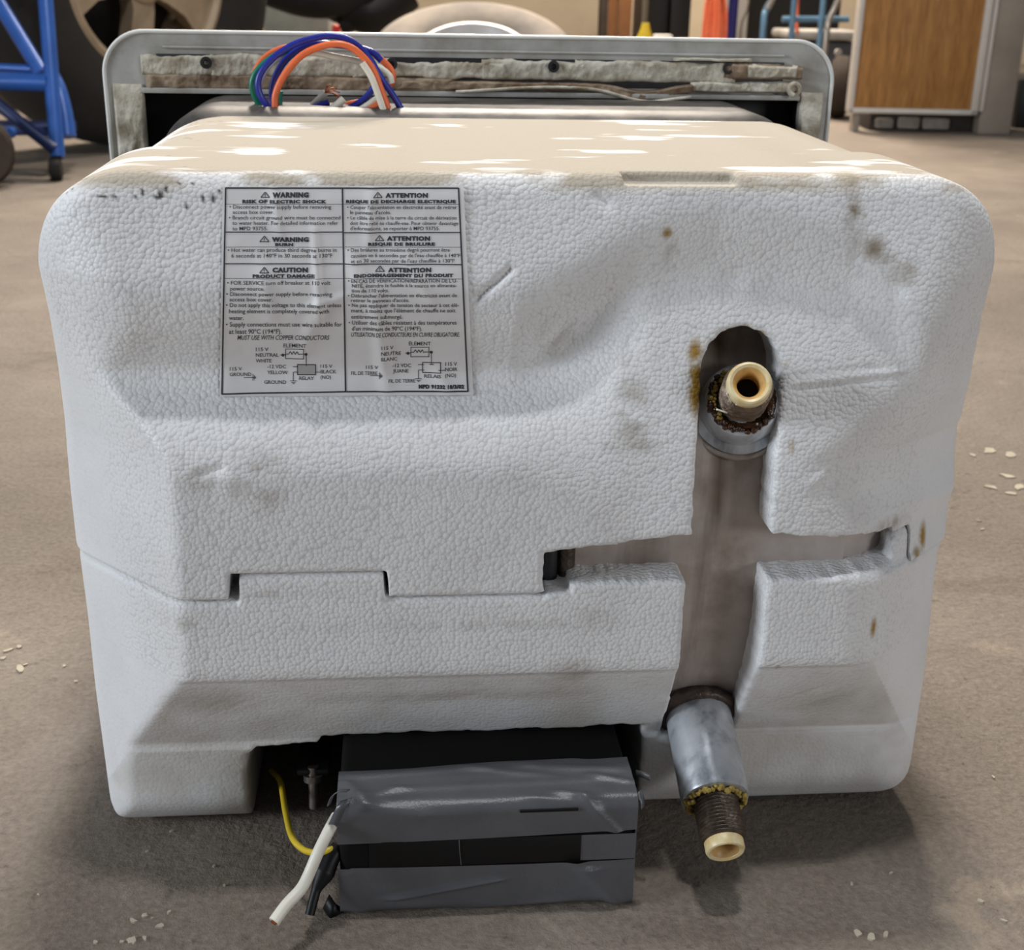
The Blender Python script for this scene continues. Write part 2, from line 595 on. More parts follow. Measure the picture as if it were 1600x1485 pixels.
H = .0013
gx = np.arange(-.2175, .2185, H, dtype=np.float32)
gy = np.arange(-.0065, .2630, H, dtype=np.float32)
gz = np.arange(-.0025, .3315, H, dtype=np.float32)
X2, Z2 = np.meshgrid(gx, gz, indexing='ij')
F2 = front(X2.astype(np.float64), Z2.astype(np.float64))
GX, GZ = np.gradient(F2, H)
NR = np.sqrt(1 + np.minimum(GX ** 2 + GZ ** 2, 3.0))
# outline: rounded rectangle, draft on both halves
zt, zb = .3248, .0012
hw = .2093 - .0045 * np.abs(Z2 - .147) / .15 * (Z2 < .147) - np.where(X2 < 0, .0025, .0045) * sstep(Z2, .17, .26)
cz, hh = (zt + zb) / 2, (zt - zb) / 2
rad = np.where(Z2 > cz, .044, np.where(X2 < 0, .013, .020))
qx, qz = np.abs(X2) - hw + rad, np.abs(Z2 - cz) - hh + rad
OUT2 = np.minimum(np.maximum(qx, qz), 0) + np.sqrt(np.maximum(qx, 0) ** 2 + np.maximum(qz, 0) ** 2) - rad
bead = (fbm2(X2, Z2, .0026, 3, 1) - .5) * .0014
# recess shared by the pipe fittings: upright slot and cross slot
cxs, rs = .0860, .0174
vs = np.where(Z2 > .2450, np.hypot(X2 - cxs - .0015, Z2 - .2450) - rs, np.maximum(np.abs(X2 - cxs - (Z2 > .2) * .0015 * (Z2 - .2) / .0425) - rs, .052 - Z2))
ztop = np.interp(X2, [.004, .019, .071, .108, .166], [.1665, .1688, .1745, .1738, .1665])
hs = np.maximum(np.maximum(Z2 - ztop, .1530 - Z2), np.maximum(.0045 - X2, X2 - .166))
nib = np.maximum(np.abs(X2 - .0095) - .0055, np.abs(Z2 - .158) - .0095)
SLOT2 = np.minimum(np.minimum(vs, hs), nib) + bead * .8
# cut-out for the control box
ctop = np.interp(X2, [-.134, -.128, -.099, -.096, .058], [.047, .0523, .0540, .0585, .0600])
cut = np.maximum(np.maximum(Z2 - ctop - (fbm2(X2, Z2, .010, 21, 3) - .5) * .004 * (X2 > -.096), -.1335 - X2 + .010 * np.clip((.046 - Z2) / .05, 0, 1) * 0), X2 - .0590)
CUT2 = cut + bead * .6
Yb = gy[None, :, None]
d = (F2[:, None, :].astype(np.float32) - Yb) / NR[:, None, :].astype(np.float32)
tier = (.0055 * sstep(gy, .1085, .1125)).astype(np.float32)[None, :, None]
grv = (.0016 * np.exp(-((gy - .1085) / .0022) ** 2)).astype(np.float32)[None, :, None]
ob = OUT2[:, None, :].astype(np.float32) + tier * (.2 + .8 * sstep(np.abs(gx), .150, .185)).astype(np.float32)[:, None, None] + grv
d = smax(d, ob, np.float32(.008))
d = smax(d, Yb - np.float32(.256), np.float32(.010))
deep = lambda a, y: np.maximum(a[:, None, :].astype(np.float32), Yb - np.float32(y))
d = smax(d, -deep(SLOT2, .110), np.float32(.0022))
d = smax(d, -deep(CUT2, .135), np.float32(.0022))
# pipe clearance through the lower lip
PA, PB = np.array([.0868, -.029, .0335]), np.array([0, .913, .407])
Xg, Zg = gx[:, None, None], gz[None, None, :]
t_ = (Yb - PA[1]) * PB[1] + (Zg - PA[2]) * PB[2]
pr = np.sqrt((Xg - PA[0]) ** 2 + (Yb - PA[1] - t_ * PB[1]) ** 2 + (Zg - PA[2] - t_ * PB[2]) ** 2) - .0172
d = smax(d, -np.maximum(pr, Yb - .1).astype(np.float32), np.float32(.002))
del pr, t_
# shallow pocket at the right end of the cross slot and a notch in the top front edge
pk = np.maximum(np.maximum(np.abs(Xg - .174) - .0105, np.abs(Zg - .1590) - .0078), Yb - (.0152 + .95 * (Xg - .166)))
d = smax(d, -(pk + 0 * Yb).astype(np.float32), np.float32(.003))
nt = np.maximum(np.maximum(np.abs(Xg - .0585) - .0235, np.abs(Yb - .029) - .0055), .3205 - Zg)
d = smax(d, -nt.astype(np.float32), np.float32(.0015))
del pk, nt


def surface_nets(d, ox, oy, oz, h):
    s = d < 0
    cnt = np.zeros(tuple(n - 1 for n in d.shape), np.uint8)
    for a in (0, 1):
        for b in (0, 1):
            for c in (0, 1):
                cnt += s[a:s.shape[0] - 1 + a, b:s.shape[1] - 1 + b, c:s.shape[2] - 1 + c]
    act = (cnt > 0) & (cnt < 8)
    I = np.argwhere(act)
    idx = np.full(act.shape, -1, np.int32)
    idx[act] = np.arange(len(I))
    V = np.zeros((len(I), 3)); W = np.zeros(len(I))
    cs = [(0, 0, 0), (1, 0, 0), (0, 1, 0), (1, 1, 0), (0, 0, 1), (1, 0, 1), (0, 1, 1), (1, 1, 1)]
    vals = [d[I[:, 0] + a, I[:, 1] + b, I[:, 2] + c] for a, b, c in cs]
    for i in range(8):
        for j in range(i + 1, 8):
            df = np.array(cs[j]) - np.array(cs[i])
            if np.abs(df).sum() != 1: continue
            a, b = vals[i], vals[j]
            m = (a < 0) != (b < 0)
            t = np.zeros_like(a)
            t[m] = a[m] / (a[m] - b[m])
            for k in range(3):
                V[:, k] += m * (cs[i][k] + t * df[k])
            W += m
    V = (I + V / W[:, None]) * h + np.array([ox, oy, oz])
    faces = []
    for ax in range(3):
        sl0 = [slice(1, -1)] * 3; sl1 = [slice(1, -1)] * 3
        sl0[ax] = slice(0, -1); sl1[ax] = slice(1, None)
        a, b = s[tuple(sl0)], s[tuple(sl1)]
        e = np.argwhere(a != b)
        ins = a[e[:, 0], e[:, 1], e[:, 2]]
        for k in range(3):
            if k != ax: e[:, k] += 1
        u, v = (ax + 1) % 3, (ax + 2) % 3
        q = []
        for du, dv in ((0, 0), (1, 0), (1, 1), (0, 1)):
            g = e.copy(); g[:, u] -= du; g[:, v] -= dv
            q.append(idx[g[:, 0], g[:, 1], g[:, 2]])
        q = np.stack(q, 1)
        q[~ins] = q[~ins][:, ::-1]
        faces.append(q)
    return V, np.vstack(faces)


# stains are laid out on the moulding in object coordinates (x, z of the front face)
def pxz(px, py, y=.01):
    p = at_y(px, py, y)
    return p[0], p[2]


DIRT = [(415, 735, 38, 55, .45), (985, 640, 30, 62, .5), (875, 540, 34, 40, .35), (985, 690, 45, 14, .35), (890, 1030, 40, 28, .55), (330, 740, 42, 22, .22), (930, 950, 40, 25, .3),
        (1346, 330, 13, 40, .9), (1352, 362, 12, 30, .8), (1372, 392, 20, 22, .7), (1392, 412, 22, 16, .6), (1412, 428, 26, 20, .65), (1058, 405, 12, 26, .55), (1061, 426, 5, 7, 1.0), (957, 460, 6, 4, .8), (700, 1090, 260, 18, .30), (330, 1100, 80, 40, .35),
        (450, 1160, 170, 40, .18), (1290, 1100, 90, 45, .28), (980, 600, 14, 60, .25), (1405, 830, 40, 14, .5), (300, 1180, 90, 40, .12), (720, 960, 300, 12, .18), (300, 960, 60, 16, .3), (460, 912, 110, 8, .25)]
GLUE = [(1049, 371, 9, 9, 1), (1087, 600, 13, 52, 1.3), (1088, 556, 12, 24, 1.1), (1195, 528, 7, 7, 1), (1172, 517, 5, 4, .8), (1472, 870, 9, 26, .95), (1456, 892, 10, 16, .7), (1358, 972, 7, 20, .9),
        (1207, 1028, 5, 7, 1), (1230, 690, 5, 14, .7), (1225, 572, 12, 8, .3), (1096, 660, 4, 40, .8), (1020, 1165, 8, 5, .2)]


def shade_attrs(V):
    x, y, z = V[:, 0], V[:, 1], V[:, 2]
    n1 = fbm2(x + 3 * y, z + 2 * y, .010, 40, 4)
    n2 = fbm2(x + y, z + y, .0035, 50, 3)
    dirt = np.zeros(len(V)); glue = np.zeros(len(V))
    fr = 1 - sstep(y, .06, .09)
    for L, arr, nn in ((DIRT, dirt, n1), (GLUE, glue, n2)):
        for px, py, rx, rz, a in L:
            cx_, cz_ = pxz(px, py, .012)
            k = .5 / FPX
            r = np.sqrt(((x - cx_) / (rx * k * 1.1)) ** 2 + ((z - cz_) / (rz * k * 1.1)) ** 2)
            m = np.clip(1.25 - r, 0, 1) * a * np.clip((nn - (.26 if L is DIRT else .12)) * 3.4, 0, 1.2)
            arr[:] = np.maximum(arr, m)
    dirt = np.clip(dirt * fr + .10 * np.clip((fbm2(x, z, .05, 61, 4) - .5) * 3, 0, 1), 0, 1)
    glue = np.clip(glue * fr, 0, 1)
    # grime film on the top surfaces with rubbed clean patches
    top = sstep(z, .3165, .3215)
    rub = fbm2(x * .55, y * 1.6, .030, 71, 4)
    dust_and_tone = top * np.clip(.95 - np.clip((rub - .61) * 10, 0, .8), 0, 1) * .97
    dust_and_tone = np.maximum(dust_and_tone, .55 * (x > -.154 - np.maximum(0, .1085 - z) * .6) * (x < .158 + np.maximum(0, .1085 - z) * .6) * sstep(-z, -.108, -.100) * (y < .08) * np.clip((fbm2(x, z, .03, 75, 4) - .25) * 2, 0, 1))  # brown-grey tone over the front chamfer and the base below it
    speck = np.zeros(len(V))
    sx = vnoise2(x + y, z - y * .7, .0019, 81)
    band = np.exp(-((z - .317) / .006) ** 2) * (x < -.06) * (.03 + .15 * (vnoise2(x, z, .02, 83) > .5)) + .02 * (x < -.09) * (z > .26)
    speck = np.clip((sx - (1.0 - band)) * 12, 0, 1)
    vent = np.zeros(len(V))
    for px, py in ((854, 319), (988, 316), (1129, 309), (796, 378), (924, 375), (1169, 384), (776, 487), (849, 434), (980, 434), (1096, 434), (1169, 481), (1057, 520), (1262, 478), (1335, 545), (1345, 452), (1440, 590), (560, 700), (720, 760), (900, 720)):
        cx_, cz_ = pxz(px, py, .012)
        vent = np.maximum(vent, sstep(-np.hypot(x - cx_, z - cz_), -.0046, -.0036) * (y < .07))
    smooth = np.clip(sstep(np.abs(x), .170, .195) * sstep(-z, -.25, -.22) + sstep(y, .03, .05) + .8 * sstep(-z, -.108, -.104), 0, 1)
    return dict(vent=vent, dirt=dirt, glue=glue, dust_and_tone=dust_and_tone, speck=speck, smooth=smooth)


HEATER = empty('water_heater', (0, .15, 0), 'white polystyrene insulated water heater tank lying on the concrete floor', 'water heater')


def foam_part(dd, name):
    V, Fc = surface_nets(dd, gx[0], gy[0], gz[0], H)
    me = bpy.data.meshes.new(name)
    me.vertices.add(len(V))
    me.vertices.foreach_set('co', V.astype(np.float32).ravel())
    me.loops.add(Fc.size)
    me.loops.foreach_set('vertex_index', Fc.astype(np.int32).ravel())
    me.polygons.add(len(Fc))
    me.polygons.foreach_set('loop_start', np.arange(0, Fc.size, 4, dtype=np.int32))
    me.update(calc_edges=True)
    me.polygons.foreach_set('use_smooth', np.ones(len(Fc), bool))
    for k, a in shade_attrs(V).items():
        at = me.attributes.new(k, 'FLOAT', 'POINT')
        at.data.foreach_set('value', a.astype(np.float32))
    return link(name, me, M['foam'], HEATER), V, Fc


# parting line: level, with a locating tab standing up on the left
tabm = lambda lo, hi: ((gx > lo) & (gx < hi))[:, None, None] & (gy < .034)[None, :, None]
tabm2 = lambda: ((gx > .0055) & (gx < .178))[:, None, None] & (gy < .10)[None, :, None]
zup = np.where(tabm(-.1305, -.0632), .1598, np.where(tabm2(), .1640, .1475))
zlo = np.where(tabm(-.1275, -.0644), .1588, np.where(tabm2(), .1632, .1466))
up, VU, FU = foam_part(smax(d, (zup - Zg).astype(np.float32), np.float32(.0022)), 'foam_shell')
tag(up, 'upper half of the white foam shell with a sticker')
lowd = d + (.0010 * sstep(-gy, -.09, -.05)[None, :, None] * sstep(gz, .07, .12)[None, None, :]).astype(np.float32)
lo, VL, FL = foam_part(smax(lowd, (Zg - zlo).astype(np.float32), np.float32(.0042)), 'foam_shell')
tag(lo, 'lower half of the white foam shell with a cut-out')
del d, lowd
bvh = BVHTree.FromPolygons([tuple(v) for v in VU], [tuple(int(i) for i in f) for f in FU])

# ------------------------------------------------------------------ inner tank
tz, ty, tr_ = .157, .150, .1295
prof = [(.0, -.196), (.035, -.1945), (.07, -.189), (.10, -.178), (.118, -.163), (.127, -.146), (tr_, -.130), (tr_, 0), (tr_, .130), (.127, .146), (.118, .163), (.10, .178), (.07, .189), (.035, .1945), (.0, .196)]
pp = resample([(a, b, 0) for a, b in prof], 420)
tank = lathe('inner_tank', [(max(a, 0), b) for a, b, _ in pp], (0, ty, tz), (1, 0, 0), M['aluminium'], HEATER, n=160, sharp=80)
tag(tank, 'dull bare aluminium tank seen in the cross-shaped slot')
co = np.array([v.co for v in tank.data.vertices])
dy_, dz_ = co[:, 1] - ty, co[:, 2] - tz
ra_ = np.hypot(dy_, dz_) + 1e-9
kk = (np.abs(dy_ / ra_) ** 2.7 + np.abs(dz_ / ra_) ** 2.7) ** (-1 / 2.7)
co[:, 1], co[:, 2] = ty + dy_ * kk, tz + dz_ * kk
tank.data.vertices.foreach_set('co', co.astype(np.float32).ravel())
tank.data.update()
mx = np.exp(-((co[:, 0] - .0835 + .002 * np.sin(co[:, 2] * 90)) / .0026) ** 2) * sstep(co[:, 2], .155, .19) * (co[:, 1] < .1) * .9
mx = np.maximum(mx, np.exp(-((co[:, 0] - .088) / .012) ** 2) * sstep(co[:, 2], .185, .215) * .25 * (co[:, 1] < .1))
at_ = tank.data.attributes.new('dirt', 'FLOAT', 'POINT')
at_.data.foreach_set('value', mx.astype(np.float32))
band_ = tube('tank_band', [(.0085, .150 - .133 * cos(a), .157 + .133 * sin(a)) for a in np.linspace(-.3, .3, 16)], .0036, M['black_gasket'], HEATER, 10)
tag(band_, 'dark strap end at the left of the slot')
tube('tank_seam', [(.0165, .1505 - .1305 * cos(a), .157 + .1305 * sin(a)) for a in np.linspace(-.3, .3, 16)], .0040, M['weld'], HEATER, 10)


# ------------------------------------------------------------------ water fittings
def threads(name, c, ax, r, L, pitch, m, parent):
    prof = []
    n = int(L / pitch)
    for i in range(n):
        prof += [(r - .0009, i * pitch), (r, i * pitch + pitch * .45), (r, i * pitch + pitch * .55)]
    prof += [(r - .0009, n * pitch), (r - .0025, n * pitch + .0006), (r * .69, n * pitch + .0004), (r * .69, n * pitch - .014)]
    return lathe(name, [(r * .9, -.002)] + prof, c, ax, m, parent, 48, 25)


def liner(parent, c, ax, r, bore):
    a = lathe('plastic_liner', [(r * .93, -.004), (r, -.002), (r, .0022), (r * .94, .0034), (r * .86, .0037), (r * .74, .0032), (r * .70, .0024), (r * .70, -.003)],
              c, ax, M['liner'], parent, 56, 30, 0, True)
    lathe('liner_bore', [(r * .72, .0028), (bore * 1.18, .0012), (bore * 1.03, -.001), (bore, -.005), (bore, -.010), (r * .72, -.010)], c, ax, M['liner_in'], parent, 48, 40, 0, True)
    return tag(a, 'yellowed plastic liner ring at the open end')


def lumps(name, c, ax, r, w, n, amp, m, parent, a0=0, a1=2 * pi, seed=1):
    rnd = random.Random(seed)
    ax = np.array(ax, float); ax /= np.linalg.norm(ax)
    u = np.cross(ax, [1, 0, 0]); u /= np.linalg.norm(u)
    q = np.cross(ax, u)
    bm = bmesh.new()
    for k in range(n):
        a = a0 + (a1 - a0) * (k + rnd.uniform(-.3, .3)) / n
        p = np.array(c) + (r + rnd.uniform(-.0008, .0012)) * (cos(a) * u + sin(a) * q) + ax * rnd.uniform(-w, w)
        rr = amp * rnd.uniform(.55, 1.25)
        s = bmesh.ops.create_icosphere(bm, subdivisions=2, radius=rr)
        for v in s['verts']:
            v.co *= rnd.uniform(.82, 1.18)
            v.co += Vector(p)
    return bm_obj(name, bm, m, parent, True, 80)


# upper fitting
UA = np.array([-.0068, -.0375, .0232]); UA /= np.linalg.norm(UA)
UT = np.array([.0862, -.0045, .2440])
UB = UT - UA * .0440
boss = lathe('pipe_coupling', [(.0215, -.012), (.0212, .0045), (.0185, .0062), (.0178, .0066), (.0176, .0120), (.0160, .0185), (.0150, .0195), (.0120, .0190)],
             UB, UA, M['pipe'], HEATER, 64, 30)
tag(boss, 'welded aluminium coupling inside the arched slot')
lathe('weld_bead', [(.0218 + .0016 * sin(a), .001 + .0022 * cos(a)) for a in np.linspace(0, 2 * pi, 9)[:-1]], UB, UA, M['aluminium'], boss, 60, 80, .0003, True)
tag(lathe('residue_ring', [(.0100, .0186), (.0118, .0204), (.0134, .0206), (.0148, .0190), (.0148, .0180), (.0100, .0180)], UB, UA, M['tar'], boss, 60, 60, .0005, True), 'brown residue round the nipple')
nip = threads('pipe_nipple', UB + UA * .021, UA, .0106, .0215, .0018, M['rusty'], HEATER)
tag(nip, 'stained threaded steel nipple pointing up out of the slot')
liner(nip, UT, UA, .0093, .0047)
lathe('bore', [(.0052, -.0192), (.0052, -.0185), (0, -.0185)], UT + UA * .010, UA, M['black_hole'], nip, 32, 80)  # black disc paints the dark inside of the bore
tag(lumps('thread_sealant', UB + UA * .0205, UA, .0126, .0013, 60, .0011, M['sealant'], nip, -.7, 2.3, 3), 'crumbly yellow pipe sealant')
tag(lumps('thread_residue', UB + UA * .0200, UA, .0136, .0010, 60, .0012, M['tar'], nip, .8, 4.2, 5), 'brown sticky residue')
for k, (a, b) in enumerate([((1136, 615), (1143, 645)), ((1150, 632), (1165, 640)), ((1120, 640), (1136, 645))]):
    p0, p1 = at_y(*a, -.006), at_y(*b, .004)
    tube('sealing_tape_thread', [p0, (p0 + p1) / 2 + np.array([.001, -.0015, 0]), p1], .0004, M['w_white'], nip, 6, 8)
# lower fitting
LA = np.array([0, -.913, -.407]); LT = PA
pipe = lathe('outlet_pipe', [(.0150, -.115), (.0162, -.110), (.0160, -.050), (.0160, -.0245), (.0156, -.0232), (.0120, -.0230)], LT, LA, M['pipe'], HEATER, 64, 30)
tag(pipe, 'shiny aluminium outlet pipe below the cross slot')
lathe('weld_bead', [(.0166 + .0026 * sin(a), -.072 + .0035 * cos(a)) for a in np.linspace(0, 2 * pi, 9)[:-1]], LT, LA, M['weld'], pipe, 60, 80, .0005, True)
nip2 = threads('pipe_nipple', LT + LA * -.0222, LA, .0106, .0205, .00185, M['thread'], HEATER)
tag(nip2, 'dark oily threaded nipple pointing down at the floor')
liner(nip2, LT, LA, .0090, .0042)
lathe('bore', [(.0046, -.0175), (.0046, -.0168), (0, -.0168)], LT + LA * .009, LA, M['liner_in'], nip2, 32, 80)
tag(lumps('thread_sealant', LT + LA * -.0218, LA, .0125, .0011, 44, .0016, M['sealant'], nip2, 0, 2 * pi, 9), 'ring of crumbly yellow pipe sealant')

# ------------------------------------------------------------------ warning sticker
LQ = [np.array(q, float) for q in [(348, 291.5), (724, 289.5), (739.5, 616.5), (343.5, 619)]]


def zoom_px(zx, zy): return 330 + zx * 420 / 1600, 280 + zy * 420 / 1600


NU, NV = 100, 86
gridp = np.zeros((NV + 1, NU + 1, 3))
gq = np.zeros((NV + 1, NU + 1, 2))
for j in range(NV + 1):
    for i in range(NU + 1):
        u, v = i / NU, j / NV
        q = (LQ[0] * (1 - u) + LQ[1] * u) * (1 - v) + (LQ[3] * (1 - u) + LQ[2] * u) * v
        gq[j, i] = q
        dd = ray(*q)
        hit = bvh.ray_cast(Vector(CAM), Vector(dd).normalized())
        gridp[j, i] = hit[0] if hit[0] is not None else at_y(q[0], q[1], .015)
# paper bridges small dips
for _ in range(14):
    g = gridp.copy()
    g[1:-1, 1:-1] = (gridp[:-2, 1:-1] + gridp[2:, 1:-1] + gridp[1:-1, :-2] + gridp[1:-1, 2:]) / 4
    gridp = g
uu, vv = np.meshgrid(np.linspace(0, 1, NU + 1), np.linspace(0, 1, NV + 1))


def crease(u0, v0, u1, v1, wd, h):
    dx, dy = u1 - u0, v1 - v0
    tt = np.clip(((uu - u0) * dx + (vv - v0) * dy) / (dx * dx + dy * dy), 0, 1)
    r = np.hypot(uu - u0 - tt * dx, vv - v0 - tt * dy)
    return h * np.exp(-(r / wd) ** 2) * (.35 + .65 * np.sin(np.pi * np.clip(tt * .9 + .05, 0, 1)))


rip = (crease(.21, 0, .24, .22, .022, .0012) + crease(.38, .2, .40, .66, .016, .0013) + crease(.62, .02, .60, .30, .025, .0012) + crease(.53, .33, .57, .52, .03, .0016)
       + crease(.62, .50, .66, .98, .030, .0014) + crease(.40, .55, .33, .80, .03, .0011) + crease(.16, .36, .2, .62, .03, .0008) + crease(.72, .3, .85, .55, .025, .0008) + crease(.30, .60, .52, .52, .02, .0009)
       + crease(.86, .85, .9, 1.0, .03, .0008) + (fbm2(uu * .1, vv * .1, .022, 91, 3) - .5) * .0012)
gridp[:, :, 1] -= .0007 + np.maximum(rip, -.0002)
V = gridp.reshape(-1, 3)
Fq = [(j * (NU + 1) + i, (j + 1) * (NU + 1) + i, (j + 1) * (NU + 1) + i + 1, j * (NU + 1) + i + 1) for j in range(NV) for i in range(NU)]
sticker = pydata('warning_label', V, Fq, M['paper'], HEATER)
tag(sticker, 'creased white bilingual warning sticker with a black border')


def onpaper(zx, zy, lift=.00018):
    """artwork coordinates -> points on the creased paper"""
    px, py = zoom_px(np.asarray(zx, float), np.asarray(zy, float))
    # invert the bilinear quad
    u = np.full(px.shape, .5); v = np.full(px.shape, .5)
    for _ in range(12):
        top = LQ[0][:, None] * (1 - u) + LQ[1][:, None] * u
        bot = LQ[3][:, None] * (1 - u) + LQ[2][:, None] * u
        q = top * (1 - v) + bot * v
        ju = (LQ[1] - LQ[0])[:, None] * (1 - v) + (LQ[2] - LQ[3])[:, None] * v
        jv = bot - top
        ex, ey = px - q[0], py - q[1]
        det = ju[0] * jv[1] - ju[1] * jv[0]
        u = u + (ex * jv[1] - ey * jv[0]) / det
        v = v + (ju[0] * ey - ju[1] * ex) / det
    u, v = np.clip(u, 0, .9999) * NU, np.clip(v, 0, .9999) * NV
    i, j = u.astype(int), v.astype(int)
    a, b = (u - i)[:, None], (v - j)[:, None]
    # same diagonal split as the paper's quads would give is close enough at this pitch
    p = (gridp[j, i] * (1 - a) + gridp[j, i + 1] * a) * (1 - b) + (gridp[j + 1, i] * (1 - a) + gridp[j + 1, i + 1] * a) * b
    n = np.array([-.05, -.96, .25])
    return p + n * lift


tv, tf = [], []


def put(verts2, faces, lift=.00018, V=None, Fo=None):
    V = tv if V is None else V
    Fo = tf if Fo is None else Fo
    a = np.array(verts2, float)
    p = onpaper(a[:, 0], a[:, 1], lift)
    k = len(V)
    V.extend(map(tuple, p))
    Fo.extend([tuple(k + i for i in f) for f in faces])


_cache = {}


def text_mesh(s, bold):
    key = (s, bold)
    if key not in _cache:
        c = bpy.data.curves.new('lettering', 'FONT')
        c.body = s
        c.size = 1
        c.resolution_u = 2
        c.offset = .066 if bold else .006
        c.space_character = 1.12 if bold else 1.0
        o = bpy.data.objects.new('lettering', c)
        COL.objects.link(o)
        bpy.context.view_layer.update()
        m = o.to_mesh()
        vs = np.array([v.co[:2] for v in m.vertices])
        fs = [tuple(p.vertices) for p in m.polygons]
        o.to_mesh_clear()
        bpy.data.objects.remove(o)
        bpy.data.curves.remove(c)
        _cache[key] = (vs, fs)
    return _cache[key]


def text(s, x0, x1, base, cap, bold=False, ital=0.0):
    vs, fs = text_mesh(s, bold)
    v = vs.copy()
    if ital: v[:, 0] += v[:, 1] * ital
    lo_, hi_ = v[:, 0].min(), v[:, 0].max()
    X = x0 + (v[:, 0] - lo_) / (hi_ - lo_) * (x1 - x0)
    Y = base - v[:, 1] / .727 * cap
    put(np.stack([X, Y], 1), fs)


def line(x0, y0, x1, y1, w, n=None):
    L = math.hypot(x1 - x0, y1 - y0)
    n = n or max(2, int(L / 12))
    nx, ny = -(y1 - y0) / L * w / 2, (x1 - x0) / L * w / 2
    v, f = [], []
    for i in range(n + 1):
        t = i / n
        x, y = x0 + (x1 - x0) * t, y0 + (y1 - y0) * t
        v += [(x + nx, y + ny), (x - nx, y - ny)]
    for i in range(n): f.append((2 * i, 2 * i + 1, 2 * i + 3, 2 * i + 2))
    put(v, f)


def disc(x, y, r, n=12):
    put([(x, y)] + [(x + r * cos(2 * pi * k / n), y + r * sin(2 * pi * k / n)) for k in range(n)], [(0, k + 1, (k + 1) % n + 1) for k in range(n)])


def rect(x0, y0, x1, y1, w):
    line(x0 - w / 2, y0, x1 + w / 2, y0, w); line(x0 - w / 2, y1, x1 + w / 2, y1, w)
    line(x0, y0, x0, y1, w); line(x1, y0, x1, y1, w)


def tri(x, y, s):
    a, b, c = (x, y - s * .62), (x - s * .98, y + s * .58), (x + s * .98, y + s * .58)
    for p, q in ((a, b), (b, c), (c, a)): line(*p, *q, s * .19, 4)
    line(x, y - s * .25, x, y + s * .22, s * .16, 2)
    disc(x, y + s * .38, s * .10, 8)


